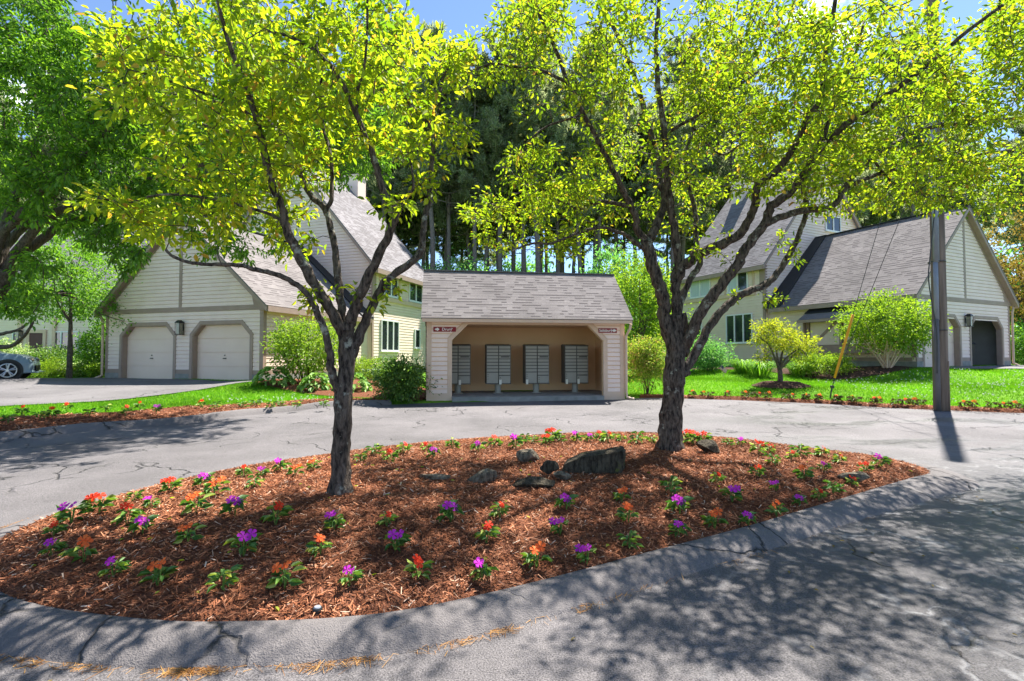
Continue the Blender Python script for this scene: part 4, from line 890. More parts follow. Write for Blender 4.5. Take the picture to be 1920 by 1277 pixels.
# ------------------------------------------------------------------ utility pole, guy wires
def pole():
    b=gnd(1767,770); root=thing('utility_pole',b,'weathered wooden utility pole with grey conduits beside the right lawn','utility pole')
    P=np.array([b+np.array([-.02+.004*z,0,z]) for z in np.linspace(-.3,12.3,24)])
    mb=MB(); mb.tube(P,np.linspace(.158,.112,24),18,0,True,.02); mb.build('shaft',M['wood_pole'],root,smooth=True)
    fx=lambda dx,z:b+np.array([dx-.04+.004*z,-.10+.002*z,z])
    mb=MB(); mb.tube([fx(-.15,z) for z in (-.05,.8,1.6,2.2)],.06,12); mb.build('conduit',M['conduit_dark'],root,smooth=True)
    mb=MB(); mb.tube([fx(-.125,z) for z in (2.2,3.0,3.6)],.05,12); mb.build('conduit',M['galv'],root,smooth=True)
    mb=MB(); mb.tube([fx(-.105,z) for z in (3.6,5,7,9.5)],.065,12); mb.build('conduit',M['galv'],root,smooth=True)
    mb=MB()
    for z in (1.95,3.62): mb.tube([b+np.array([-.02+.17*math.cos(t)-.02,.17*math.sin(t),z]) for t in np.linspace(0,6.283,22)],.012,5)
    mb.build('strap',M['wire'],root)
    mb=MB(); mb.tube([b+np.array([.05,-.15,-.05]),b+np.array([.045,-.148,1.2])],.018,6); mb.build('ground_wire_guard',M['wood_pole'],root)
    # loose cable hanging from the pole
    mb=MB(); pts=[(1768,200),(1757,330),(1752,400),(1744,480),(1741,520),(1746,560),(1754,605),(1757,640),(1757,700)]
    mb.tube(catmull([at(x,y,b[1]-.22) for x,y in pts],5),.014,6); mb.build('cable',M['wire'],root,smooth=True)
    return b
PB=pole()
def guy():
    a=gnd(1556,748); t1=np.array([PB[0],PB[1],9.2]); t2=np.array([PB[0],PB[1],6.9]); ey=a+np.array([.06,-.02,.35])
    root=thing('guy_wire',a,'two guy wires anchored in the lawn with a yellow plastic guard','guy wire')
    mb=MB(); mb.tube([a-np.array([.02,0,.1]),ey],.02,8); mb.tube([ey+np.array([0,-.04,0]),ey+np.array([0,.04,0])],.045,10); mb.build('anchor_rod',M['wire'],root)
    for t in (t1,t2):
        mb=MB(); mb.tube([ey+(t-ey)*s for s in np.linspace(0,1,6)],.009,6); mb.build('wire',M['wire'],root)
    d=(t1-ey); mb=MB(); mb.tube([ey+d*s for s in np.linspace(.03,.235,8)],.034,10); mb.build('guard',M['yellow'],root,smooth=True)
guy()

# ------------------------------------------------------------------ far left house
def far_house():
    b=np.array([-35.,29.5,.7]); root=thing('far_house',b,'pale clapboard house with dark red front door beyond the parked car','house')
    yw=R(-4); Uh=np.array([math.cos(yw),math.sin(yw),0]); Vh=np.array([-math.sin(yw),math.cos(yw),0]); G=lambda u,v,z:b+Uh*u+Vh*v+np.array([0,0,z]); fr=lambda u,z,d:G(u,-d,z)
    Wd,Hh=16.,4.6
    mb=MB(); siding(mb,fr,const(0),const(Wd),.3,Hh,()); mb.build('siding',M['siding_cream'],root)
    mb=MB(); mb.box(G,0,Wd,.003,9,-.6,Hh); mb.prism([G(.02,.01,Hh),G(.02,9,Hh),G(.02,4.5,Hh+5)],[G(Wd-.02,.01,Hh),G(Wd-.02,9,Hh),G(Wd-.02,4.5,Hh+5)]); mb.build('wall',M['siding_cream'],root)
    mb=MB(); shingles(mb,G(-.4,-.4,Hh-.3),G(Wd+.4,-.4,Hh-.3),G(Wd+.4,4.5,Hh+5.1),G(-.4,4.5,Hh+5.1),course=.25,tab=.6); shingles(mb,G(-.4,9.4,Hh-.3),G(Wd+.4,9.4,Hh-.3),G(Wd+.4,4.5,Hh+5.1),G(-.4,4.5,Hh+5.1),course=.8,tab=1.5); mb.build('roof',M['shingle_grey'],root)
    ux=lambda px:((px-960)/930*29.5+35)/(math.cos(yw))
    mb=MB(); u0,u1=ux(72),ux(98); mb.box(G,u0,u1,-.08,-.02,.0,2.05); d=mb.build('front_door',M['red_door'],root)
    mb=MB(); mb.box(G,u0-.2,u0-.01,-.1,-.0,0,2.25); mb.box(G,u1+.01,u1+.2,-.1,0,0,2.25); mb.box(G,u0-.01,u1+.01,-.1,0,2.06,2.25); mb.box(G,u0-.75,u0-.5,-.12,0,0,3.0); mb.box(G,u1+.6,u1+.8,-.12,0,0,3.0); mb.build('door_frame',M['trim_light'],root)
    window(root,fr,ux(38),ux(49),.6,2.1,1); window(root,fr,ux(117),ux(168),.4,2.15,3)
    lantern(root,lambda a,bb,c:fr(ux(54)+a,1.95+c,bb+.02))
far_house()

# ------------------------------------------------------------------ parked car (only its front end is in view)
def car():
    a_=R(36); wx,wy=-17.85,17.6; b=np.array([wx-(1.22*math.cos(a_)+.79*math.sin(a_)),wy-(1.22*math.sin(a_)-.79*math.cos(a_)),float(H(wx,wy))+.05]); root=thing('parked_car',b,'grey blue parked car with alloy wheel at the left edge','car')
    G=lambda x,y,z:b+np.array([x*math.cos(a_)-y*math.sin(a_),x*math.sin(a_)+y*math.cos(a_),z])   # x forward (right), y away from the viewer, z up
    prof=[(-2.0,.3),(-2.02,.75),(-1.9,1.0),(-1.55,1.42),(-.6,1.52),(.25,1.45),(.85,1.0),(1.5,.9),(1.82,.78),(1.97,.6),(1.98,.32),(1.85,.22),(-1.9,.22)]
    prof=[(x*.93,z) for x,z in prof]
    # loft across the width, tucked in towards the sides
    ring=catmull([(x,0,z) for x,z in prof],4,True)[:,[0,2]]
    secs=[(-.86,.93,.62),(-.84,.98,.8),(-.74,1.0,.97),(-.5,1.0,1.0),(0,1.0,1.01),(.5,1,1.0),(.74,1,.97),(.84,.98,.8),(.86,.93,.62)]
    V=[];n=len(ring)
    for y,sx,sz in secs:
        for x,z in ring:
            zz=z if z<.85 else .85+(z-.85)*(sz if z>.85 else 1)
            V.append(G(x*sx,y*(1-.22*max(0,(z-.95))),zz))
    F=[(i*n+k,i*n+(k+1)%n,(i+1)*n+(k+1)%n,(i+1)*n+k) for i in range(len(secs)-1) for k in range(n)]
    mb=MB(); mb.add(V,F+[tuple(range(n))[::-1],tuple(range((len(secs)-1)*n,len(secs)*n))]); mb.build('body',M['car'],root,smooth=True)
    for sx in (-1,1):
        for x in (-1.2,1.22):
            y=sx*.79
            mb=MB(); mb.tube([G(x,y-sx*.12,.33),G(x,y+sx*.085,.33)],[.40,.40],26); mb.build('wheel_arch',M['bin'],root)
            mb=MB(); mb.tube([G(x,y-sx*.1,.33),G(x,y+sx*.06,.33),G(x,y+sx*.1,.33),G(x,y+sx*.11,.33)],[.335,.335,.32,.25],30); w_=mb.build('wheel',M['tyre'],root,smooth=False)
            mb=MB()
            for k in range(5):
                a=k*2*math.pi/5+.3
                for da in (-.16,.16):
                    p=[G(x+.045*math.cos(a),y+sx*.125,.33+.045*math.sin(a)),G(x+.235*math.cos(a+da),y+sx*.115,.33+.235*math.sin(a+da))]; mb.tube(p,[.03,.022],6)
            mb.tube([G(x+.235*math.cos(t),y+sx*.113,.33+.235*math.sin(t)) for t in np.linspace(0,6.283,26)],.02,6); mb.tube([G(x,y+sx*.11,.33),G(x,y+sx*.14,.33)],.05,10)
            mb.build('rim',M['rim'],w_)
    for s in (-1,1):
        mb=MB(); mb.tube(catmull([G(1.70,s*.68,.72),G(1.76,s*.62,.70),G(1.80,s*.5,.69)],4),[.05,.07,.085,.085,.08,.075,.07,.06,.05],10); mb.build('headlight',M['lamp_glass'],root,smooth=True)
        mb=MB(); mb.poly([G(-1.15,s*.845,.98),G(.45,s*.845,.98),G(-.05,s*.80,1.32),G(-.95,s*.80,1.35)]); mb.build('side_window',M['glass'],root)
    mb=MB(); mb.hexa([G(1.80,-.4,.32),G(1.9,-.4,.32),G(1.9,.4,.32),G(1.80,.4,.32),G(1.8,-.45,.5),G(1.89,-.45,.5),G(1.89,.45,.5),G(1.8,.45,.5)]); mb.build('grille',M['bin'],root)
car()
# small flag by the right house
def flag():
    p=gnd(1358,704); p=at(1358,704,20.5); p[2]=float(H(p[0],p[1]))+.03; root=thing('small_flag',p,'small striped flag on a stick in front of the right house hedge','flag')
    mb=MB(); mb.tube([p-np.array([0,0,.05]),p+np.array([-.12,0,.55])],.008,6); mb.build('stick',M['trim'],root)
    red=pmat('flag_red',(.5,.03,.04)); wh=pmat('flag_white',(.75,.74,.72)); bl=pmat('flag_blue',(.02,.03,.15)); mb=MB()
    o=p+np.array([-.12,0,.55]); dx=np.array([.24,.0,-.20]); dz=np.array([-.11,0,-.22])*.7
    for k in range(13):
        for j in range(4): 
            y=lambda q:np.array([0,.03*math.sin(q*5),0])
            mb.quad(o+dz*k/13+dx*j/4+y(j/4),o+dz*k/13+dx*(j+1)/4+y((j+1)/4),o+dz*(k+1)/13+dx*(j+1)/4+y((j+1)/4),o+dz*(k+1)/13+dx*j/4+y(j/4),2 if (k<7 and j<2) else (0 if k%2==0 else 1))
    mb.build('cloth',[red,wh,bl],root)
flag()
# ------------------------------------------------------------------ rocks in the island
def rock(base_px,wpx,hpx,label,tilt=0,dep=.6,mat='rock',seed=0,slab=False,yaw=0):
    rs=np.random.default_rng(seed); p=gnd(*base_px); sc=p[1]/FPX; hw=wpx*sc/2; hh=hpx*sc
    bm=bmesh.new(); bmesh.ops.create_icosphere(bm,subdivisions=4,radius=1)
    V=np.array([v.co[:] for v in bm.verts])
    for _ in range(9 if not slab else 12):       # flat cleaved faces
        d=rs.normal(0,1,3); d/=np.linalg.norm(d); k=.38+.25*rs.random(); e=V@d-k; V-=np.outer(np.maximum(e,0)*.93,d)
    V+=rs.normal(0,.012,V.shape); V+=.05*np.sin(V[:,[1,2,0]]*6+seed)
    V/=np.abs(V).max(0)
    V*=np.array([hw,hw*dep,hh*.62]); ct,st=math.cos(tilt),math.sin(tilt)
    V=np.column_stack([V[:,0]*ct-V[:,2]*st,V[:,1],V[:,0]*st+V[:,2]*ct]); cy_,sy_=math.cos(yaw),math.sin(yaw)
    V=np.column_stack([V[:,0]*cy_-V[:,1]*sy_,V[:,0]*sy_+V[:,1]*cy_,V[:,2]])
    V+=np.array([0,hw*dep*.6,hh*.4])
    for v,c in zip(bm.verts,V): v.co=c
    me=bpy.data.meshes.new('rock'); bm.to_mesh(me); bm.free(); me.materials.append(M[mat])
    o=link('rock',me,None,p); return tag(o,label,'rock')
def big_rock():
    """the long dark slab: a split block, thick and blunt at its right end"""
    p=gnd(1113,889); s=p[1]/FPX; rs=np.random.default_rng(5)
    pr=[(-59,4),(-60,14),(-52,25),(-20,36),(20,41),(52,48),(58,46),(60,34),(58,14),(48,2),(0,-4),(-45,-3)]
    pr=catmull(pr,3,True)*s; V=[];n=len(pr); ys_=[0,.05,.14,.24,.3]; ins=[.93,.99,1.0,.95,.86]
    c=pr.mean(0)
    for y,k in zip(ys_,ins):
        for q in pr:
            a=c+(q-c)*k; V.append((a[0]+y*.25,y+.06*a[1],a[1]-.02))
    F=[(i*n+k,i*n+(k+1)%n,(i+1)*n+(k+1)%n,(i+1)*n+k) for i in range(4) for k in range(n)]+[tuple(range(n))[::-1],tuple(range(4*n,5*n))]
    V=np.array(V); V+=rs.normal(0,.0045,V.shape); mb=MB(); mb.add(V+p,F); o=mb.build('rock',M['rock'],None,origin=p)
    tag(o,'largest dark stone slab in the island bed, left of the thick tree trunk','rock')
big_rock()
rock((812,901),66,11,'long flat grey stone half buried in mulch, right of the slim tree',0,.45,'rock_pale',1)
rock((908,908),78,30,'wedge shaped grey stone leaning in the mulch beside the small white pebble',.28,.5,'rock_pale',2)
rock((909,903),20,7,'small white pebble lying in front of the wedge shaped stone',0,.8,'rock_pale',3)
rock((985,868),58,24,'flat grey stone with sunlit top, nearest the far island rim',-.1,.6,'rock_pale',4,True)
rock((1000,916),84,22,'wide low mossy stone in front of the other island stones',-.05,.5,'rock',6)
rock((1030,893),40,28,'small upright mossy stone left of the largest slab',.5,.5,'rock',7)
rock((1052,901),40,16,'low rounded brown stone under the left end of the largest slab',0,.6,'rock_pale',8)
rock((1333,851),44,24,'mossy stone among red flowers right of the thick tree trunk',0,.7,'rock',9)
rock((1608,908),56,20,'pale stone beside red flowers near the right tip of the island',0,.7,'rock_pale',10)
def puck():
    p=gnd(595,1146); root=thing('ground_light',p,'small round silver ground light in the mulch by the near kerb','light')
    mb=MB(); mb.tube([p+np.array([0,0,z]) for z in (-.02,.012,.02)],[.026,.026,.022],20); mb.build('body',M['bin'],root)
    mb=MB(); mb.tube([p+np.array([0,0,z]) for z in (.0201,.025)],[.018,.015],16); mb.build('lens',M['galv'],root)
puck()

# ------------------------------------------------------------------ bedding flowers
def petal_bloom(c,nrm_,r,n=5):
    nrm_=nrm_/np.linalg.norm(nrm_); u=np.cross(nrm_,[.3,.8,.5]); u/=np.linalg.norm(u); v=np.cross(nrm_,u); V=[];F=[]
    for k in range(n):
        a=k*2*math.pi/n+random.uniform(-.1,.1); b=len(V); d=lambda t,q:c+ (u*math.cos(a+t)+v*math.sin(a+t))*r*q
        V+=[c+nrm_*.002*k*.3,d(-.5,.55)+nrm_*r*.12,d(-.42,.95)+nrm_*r*.06,d(0,1.06)-nrm_*r*.02,d(.42,.95)+nrm_*r*.06,d(.5,.55)+nrm_*r*.12]
        F+=[(b,b+1,b+2,b+3),(b,b+3,b+4,b+5)]
    return V,F
def flower_proto(color,seed,dark=False):
    rs=random.Random(seed); random.seed(seed)
    org=np.array([0,0,-50.]); root=thing('bedding_plant',org,'bedding plant','flower')
    n=rs.randint(17,26); C=[];D=[];S=[]
    for k in range(n):
        a=rs.random()*6.283; h=.025+.08*rs.random(); rr=.01+.03*rs.random(); C.append([rr*math.cos(a),rr*math.sin(a),h]); D.append([math.cos(a),math.sin(a),rs.uniform(-.2,.55)]); S.append(rs.uniform(.05,.085))
    V,F=leafgeo(np.array(C)+org,np.array(D),np.array(S),.42,1.1,.1,.3)
    mb=MB()
    for k in range(4):
        a=rs.random()*6.283; mb.tube([org+np.array([0,0,-.02]),org+np.array([.02*math.cos(a),.02*math.sin(a),.1])],.003,5)
    mb.build('stem',M['fleaf'],root)
    npmesh('foliage',V,F,M['fleaf_dark' if dark else 'fleaf'],root)
    if color:
        for k in range(rs.choice([2,2,3])):
            a=rs.random()*6.283; rr=.035*rs.random()+.012*k; c=org+np.array([rr*math.cos(a),rr*math.sin(a),.105+.03*rs.random()])
            V,F=petal_bloom(c,np.array([rs.uniform(-.6,.6),rs.uniform(-1.3,-.25),.8]),rs.uniform(.028,.037)); mb=MB(); mb.add(V,F); mb.build('bloom',M[color],root,recalc=False)
    return root
FL=[(133,983,'p'),(100,1007,'r'),(97,1042,'p'),(157,1055,'o'),(213,1082,'p'),(295,1099,'o'),(185,965,'r'),(238,984,'r'),(267,1002,'p'),(252,940,'n'),(283,955,'p'),(320,924,'r'),(383,914,'p'),(403,932,'o'),(367,962,'o'),(440,967,'p'),(352,1019,'o'),(457,895,'r'),(490,895,'p'),(477,914,'n'),(525,885,'p'),(553,894,'o'),(587,882,'o'),(517,984,'r'),(457,1042,'p'),(627,995,'p'),(600,1042,'o'),(417,1105,'n'),(533,1104,'o'),
(725,988,'r'),(844,979,'p'),(937,972,'r'),(912,1019,'r'),(1062,957,'p'),(1050,1004,'p'),(1166,942,'o'),(1178,980,'o'),(741,1034,'p'),(656,1097,'p'),(784,1085,'r'),(903,1087,'p'),(1006,1066,'o'),(1100,1058,'p'),(1180,1027,'n'),
(1274,965,'p'),(1272,1007,'p'),(1340,992,'o'),(1403,986,'p'),(1258,926,'n'),(1345,908,'r'),(1373,942,'p'),(1418,894,'r'),(1449,870,'n'),(1455,921,'p'),(1499,950,'p'),(1457,970,'o'),(1536,939,'r'),(1562,925,'n'),(1598,911,'r'),(1508,899,'o'),(1544,884,'p'),(1623,887,'r'),(1649,877,'p'),(1575,870,'r'),(1542,857,'r'),(1484,863,'r'),(1500,855,'n'),(1444,849,'r'),(1423,852,'r'),(1390,836,'p'),(1365,836,'n'),(1318,834,'r'),(1300,834,'r'),(1286,830,'r'),
(1222,832,'n'),(1195,832,'n'),(1166,829,'r'),(1140,831,'r'),(1124,826,'r'),(1106,829,'p'),(1081,829,'p'),(1026,834,'r'),(1036,828,'r'),(1050,829,'n'),(985,830,'n'),(1001,832,'n'),(966,842,'p'),(928,838,'r'),(897,848,'p'),(848,842,'n'),(813,860,'p'),(798,847,'r'),(757,852,'r'),(730,867,'r'),(703,854,'n'),(675,867,'n')]
CN={'p':'purple','r':'red','o':'orange','n':'unflowered'}; CM={'p':'p_purple','r':'p_red','o':'p_orange','n':None}
PRO={}
for c in 'pron':
    PRO[c]=[flower_proto(CM[c],100+17*k+ord(c)) for k in range(4)]
def ordn(n): return '%d%s'%(n,'th' if 10<=n%100<=20 else {1:'st',2:'nd',3:'rd'}.get(n%10,'th'))
used=set()
def zone(x,y):
    far=(y<870 and x>640) or (y<900 and x<=640 and x>430)
    if far: return 'on the far rim '+('left of the slim trunk' if x<638 else 'between the two trunks' if x<1256 else 'right of the thick trunk')
    return ('left of the slim trunk' if x<638 else 'between the two trunks' if x<1256 else 'right of the thick trunk')+(' in the front' if y>1000 else ' in the middle' )
byz={}
for f in FL: byz.setdefault((f[2],zone(f[0],f[1])),[]).append(f)
for (c,zn),fs in byz.items():
    fs.sort(key=lambda f:f[0])
    for i,(x,y,_) in enumerate(fs):
        p=gnd(x,y); k=(x*7+y)%4; pr=PRO[c][k]
        if (c,k) not in used: o=pr; used.add((c,k)); o.location=p
        else: o=copy_tree(pr,p)
        o.rotation_euler=(0,0,random.uniform(-.7,.7)); s=random.uniform(.68,1.15)*(1.0 if y>860 else 1.12); o.scale=(s,s,s)
        o['label']=(f'{CN[c]} bedding plant {zn}, ' if c!='n' else f'leafy plant without bloom {zn}, ')+(f'{ordn(i+1)} from left' if len(fs)>1 else 'the only one')
        o['category']='flower'; o['group']='bedding plants in the island'
def park(d):
    for k,lst in d.items():
        for j,o in enumerate(lst):
            if (k,j) not in used:
                for ch in list(o.children): bpy.data.objects.remove(ch)
                bpy.data.objects.remove(o)
# borders: right lawn edge and left kerb
RB=[(50,125),(125,130),(160,140),(230,143),(325,150),(395,140),(415,155),(490,148),(575,150),(600,155),(685,160),(710,165),(765,155),(795,160),(860,165),(905,165),(960,165),(1010,170),(1080,170),(1125,178),(1185,172),(1235,180),(1310,178),(1345,182),(1590,195),(1645,185),(1715,198),(1770,195),(1845,207),(1890,190)]
pd=[flower_proto('p_red',900,True),flower_proto('p_orange',917,True),flower_proto(None,934,True)]; usedd=set()
def place(pr,key,p,sc,label,group,st):
    o=pr if key not in st else copy_tree(pr); st.add(key); o.location=[float(v) for v in p]; o.rotation_euler=(0,0,random.uniform(-.7,.7)); o.scale=(sc,sc,sc)
    o['label']=label; o['category']='flower'; o['group']=group
for i,(x,y) in enumerate(RB):
    px,py=x/3+1280,y/3+700; r=ray(px,py)
    # stands on the strip: where the sight line meets the middle of the mulch strip
    mid=BR+np.array([.03,.12]); j=int(np.argmin(np.abs(mid[:,0]/mid[:,1]-r[0]/r[1]))); q=mid[j]+RNG.normal(0,.05,2)
    w_='between shelter and utility pole' if px<1760 else 'right of the utility pole'; n_=i+1 if px<1760 else i-23
    place(pd[i%3],i%3,(q[0],q[1],float(H(q[0],q[1]))+.07),random.uniform(1.2,1.6),f'bronze leaved border flower {w_}, {ordn(n_)} from left','border flowers along the right lawn',usedd)
LBF=[(15,792,'n'),(42,778,'r'),(75,785,'n'),(98,782,'r'),(125,770,'r'),(168,780,'n'),(198,771,'n'),(235,778,'r'),(262,767,'r'),(293,774,'p'),(377,765,'r'),(405,767,'n'),(455,765,'n'),(480,762,'n'),(508,766,'n'),(527,763,'n'),(556,765,'n'),(607,763,'n')]
cnt={}
for x,y,c in LBF:
    d=ray(x,y); z=.12
    for _ in range(8):
        p=np.array([0,0,CAMH])+d*((z-CAMH)/d[2]); z=float(H(p[0],p[1]))+.11
    cnt[c]=cnt.get(c,0)+1
    place(PRO[c][x%4],(c,x%4),p,random.uniform(1.15,1.5),(f'{CN[c]} flower in the left kerb border, {ordn(cnt[c])} from left' if c!='n' else f'small leafy plant in the left kerb border, {ordn(cnt[c])} from left'),'border plants along the left kerb',used)
park(PRO)

# ------------------------------------------------------------------ the two crab apple trees
def zz(pts,f,ox,oy): return [(ox+x/f,oy+y/f) for x,y in pts]
TL=[
 ([(638,924),(640,850),(643,760),(649,690),(650,640),(650,615)],21,16,0,0),
 ([(642,745),(628,720),(620,690),(618,656),(603,603),(579,557),(556,534),(516,514),(480,506),(451,497),(405,496),(361,493),(325,481),(311,468)],10,3,None,-.5),
 ([(650,640),(634,606),(611,567),(585,524),(562,481),(542,442),(534,416),(526,383),(508,340),(493,270),(481,225),(461,165),(436,100),(415,30),(400,-60)],13,3.5,None,-.75),
 ([(648,630),(641,590),(636,537),(628,471),(618,419),(607,389),(582,366),(569,343),(556,300),(546,270),(516,240),(470,205),(400,190)],10,3,None,.55),
 ([(609,392),(621,375),(621,300),(609,250),(600,190),(605,120)],5,2.5,None,.5),
 ([(651,632),(658,597),(677,550),(707,485),(730,435),(742,399),(727,376),(713,340),(706,311),(686,260),(666,210),(641,155),(621,125),(590,95),(546,70),(490,55)],13,3,None,-.6),
 ([(668,210),(672,165),(686,100),(689,0),(692,-80)],3.5,2,None,-.7),
 ([(646,690),(664,655),(684,603),(710,550),(730,521),(769,494),(789,471),(794,438),(797,406),(804,373),(809,320),(811,250),(782,210),(755,180)],12,3.5,None,.5),
 ([(811,255),(822,200),(830,150),(850,110),(880,85)],4,2,None,.6),
 ([(742,400),(760,372),(775,350),(770,300)],5,2,None,-.2),
 ([(534,416),(500,400),(450,385),(380,370),(300,365),(230,385)],4,2,None,-.2),
 ([(481,225),(430,190),(370,170),(310,150),(240,130)],4,2,None,-.9),
 ([(546,270),(470,255),(400,240),(330,215),(250,205)],4,2,None,.7),
]
CL=[(430,90,170,110,-.2,.9,120),(590,110,130,130,.1,.9,95),(300,170,140,90,-.3,.8,85),(270,70,120,60,-.1,.7,45),(420,290,150,90,.1,.8,80),(560,290,80,100,.3,.7,50),(740,170,90,120,.1,.7,60),(680,50,110,100,-.2,.8,60),
 (225,392,95,26,-.2,.35,26),(340,428,100,40,0,.5,44),(470,400,80,50,.2,.5,34),(545,430,45,60,.3,.4,24),(820,165,60,100,.5,.5,50),(850,260,40,60,.5,.4,14),(640,200,90,120,0,.7,60),(500,210,110,110,-.2,.7,60),(850,90,60,30,.6,.4,10),(800,330,35,60,.4,.3,12),(770,270,40,50,-.1,.3,12),(730,390,40,30,-.4,.3,7),(575,555,40,20,0,.2,5),(700,540,60,30,.1,.2,5),(640,560,40,30,0,.2,4),
 (400,-110,330,110,0,1.0,110),(700,-100,200,100,0,1.0,60)]
traced_tree('crabapple_tree','slim crabapple tree with yellow green leaves, left one in the island bed','tree',(638,924),None,TL,[(a,b,c,d,e,f,max(2,int(n*1.0)) if b>-20 else n//2) for a,b,c,d,e,f,n in CL],.062,[M['bark'],M['twig']],M['leaf_crab'],leaves_per=18,wr=.48,lspread=.1,rscale=.86)
TR=[
 ([(1256,842),(1258,780),(1265,700),(1269,640),(1270,590)],24,19,0,0),
 ([(1266,660),(1247,598),(1244,560),(1231,520),(1217,476),(1213,446)],15,12,None,-.1),
 ([(1214,452),(1195,432),(1191,407),(1178,376),(1160,341),(1130,281),(1095,215),(1065,155),(1045,100),(1020,45),(995,0),(970,-60)],8,3,None,-1.1),
 ([(1213,450),(1222,441),(1241,398),(1247,360),(1240,350),(1233,300),(1210,215),(1190,145),(1160,70),(1125,0),(1100,-60)],10,3.5,None,.9),
 ([(1216,474),(1195,458),(1175,441),(1150,433),(1130,426),(1085,436),(1035,456),(1000,456),(960,470)],5,2,None,-.5),
 ([(1180,386),(1125,378),(1085,391),(1050,376),(1015,371),(960,385),(920,410)],5,2,None,.6),
 ([(1270,600),(1268,560),(1266,516),(1272,498),(1263,423),(1258,390),(1250,326),(1245,240),(1235,170),(1230,80),(1236,0),(1240,-80)],11,3.5,None,-.3),
 ([(1247,262),(1258,245),(1310,215),(1370,170),(1430,130),(1470,105)],4,2,None,-.9),
 ([(1268,530),(1275,508),(1294,488),(1325,470),(1363,454),(1388,438),(1407,407),(1416,379),(1421,350),(1455,320),(1486,280),(1516,220),(1541,180),(1545,120),(1560,40),(1575,-60)],12,3.5,None,-1.2),
 ([(1272,590),(1281,554),(1294,523),(1312,495),(1305,450),(1304,400),(1290,340),(1285,300),(1300,240),(1320,180)],8,3,None,1.0),
 ([(1278,665),(1288,642),(1313,585),(1350,538),(1382,498),(1400,463),(1432,423),(1447,388),(1486,355),(1511,321),(1536,280),(1586,235),(1661,180),(1736,125),(1812,60),(1880,10)],14,3.5,None,-1.6),
 ([(1540,275),(1556,220),(1576,165),(1601,110),(1620,40)],5,2.5,None,-.5),
 ([(1436,420),(1460,408),(1501,396),(1561,386),(1591,341),(1636,296),(1686,265),(1761,235),(1862,228),(1940,215)],8,3,None,.5),
 ([(1589,350),(1661,321),(1761,301),(1862,286),(1918,281),(1990,280)],5,2.2,None,1.2),
 ([(1280,702),(1291,686),(1325,620),(1357,579),(1394,551),(1432,535),(1457,513),(1478,480),(1490,460),(1501,431),(1512,391),(1508,341),(1530,280),(1560,200)],11,3,None,.7),
 ([(1065,155),(1010,130),(960,125),(920,120),(870,140)],4,2,None,-1.3),
 ([(1095,215),(1060,225),(1020,240),(985,270)],3,1.5,None,-.6),
 ([(1300,240),(1350,290),(1390,270),(1440,250)],3,1.5,None,.9),
 ([(1636,296),(1670,340),(1720,360),(1790,370)],3,1.5,None,.2),
]
CR=[(1060,40,130,80,-1.2,.7,45),(1080,55,130,85,0,1.0,100),(985,45,80,60,-.4,.6,36),(1250,90,150,130,0,1.6,150),(1440,110,160,120,-.4,1.6,160),(1650,110,160,120,-.4,1.6,150),(1830,150,110,110,-.2,1.5,90),(1890,60,50,70,-.3,1.2,40),(1770,250,120,110,0,1.3,90),(1560,200,120,120,-.3,1.3,60),(1370,200,100,90,-.2,1.3,50),(1120,180,70,90,-.4,1.0,40),(900,110,50,60,-1.0,.5,16),
 (1350,270,150,100,.2,1.3,120),(1500,290,120,90,-.1,1.2,80),(1165,290,60,80,.3,.9,34),(1040,330,110,50,.2,.7,70),(950,400,80,42,.4,.6,46),(1070,400,100,55,.2,.7,62),(1055,468,40,28,0,.4,16),(1640,330,140,60,.1,1.2,76),(1770,340,120,55,.5,1.1,72),(1875,340,70,70,.6,1.0,50),(1560,385,60,25,0,.5,14),(1290,390,60,60,.6,.6,26),(930,455,50,16,.3,.4,10),(1220,390,40,60,.4,.5,14),(960,140,80,22,-1,.5,14),(985,280,40,20,-.4,.4,8),(1000,200,40,30,-.6,.3,5),
 (1420,560,80,20,0,.2,4),(1470,470,30,40,.3,.2,6),(1340,460,40,25,-.3,.2,5),(1720,390,80,22,.2,.6,16),
 (1250,-130,300,110,0,1.9,230),(1650,-130,260,120,-.2,2.0,230),(1950,-60,130,140,-.2,1.8,110),(2010,180,90,150,0,1.8,100),(1550,-330,330,120,.2,1.6,90),(2150,60,110,220,-.3,1.6,80)]
traced_tree('crabapple_tree','thick trunked crabapple tree with wide yellow green crown, right one in the island bed','tree',(1256,842),None,TR,[(a,b,c,d,e,f,max(2,int(n*(1.9 if a>1400 and b<300 else 1.25))) if b>-20 else n//4) for a,b,c,d,e,f,n in CR],.057,[M['bark'],M['twig']],M['leaf_crab_b'],leaves_per=19,wr=.48,tw=.004,lspread=.12,rscale=.86)

# ------------------------------------------------------------------ big leafy tree at the left edge
ZB=np.array([-11.2,9.9,.1])
TZ=[
 ([(-92,800),(-80,700),(-45,600),(-10,545),(10,505)],26,15,0,0),
 ([(-12,550),(0,450),(30,415),(75,360),(125,320),(180,270),(240,200)],9,3.5,None,-1.2),
 ([(10,505),(50,450),(100,400),(160,385),(250,350),(330,320),(420,300)],9,3.5,None,-.6),
 ([(8,515),(30,490),(75,450),(130,415),(210,405),(280,370),(360,345),(450,330)],9,3.5,None,1.5),
 ([(0,530),(15,400),(40,350),(65,280),(95,150),(85,75),(100,-60)],9,4,None,.6),
 ([(-40,600),(-60,450),(-90,300),(-110,100)],18,6,None,1.5),
 ([(-30,580),(0,480),(40,430),(90,380),(120,320),(170,180),(190,60)],8,4,None,2.0),
 ([(240,200),(330,180),(450,200),(560,230)],5,2,None,.5),
 ([(450,330),(540,310),(640,290),(710,270)],4,2,None,2.5),
 ([(-30,640),(0,650),(22,648),(45,630),(62,605)],6,2,None,-.6),
 ([(-40,640),(0,627),(30,620),(45,612)],5,2,None,-.3),
]
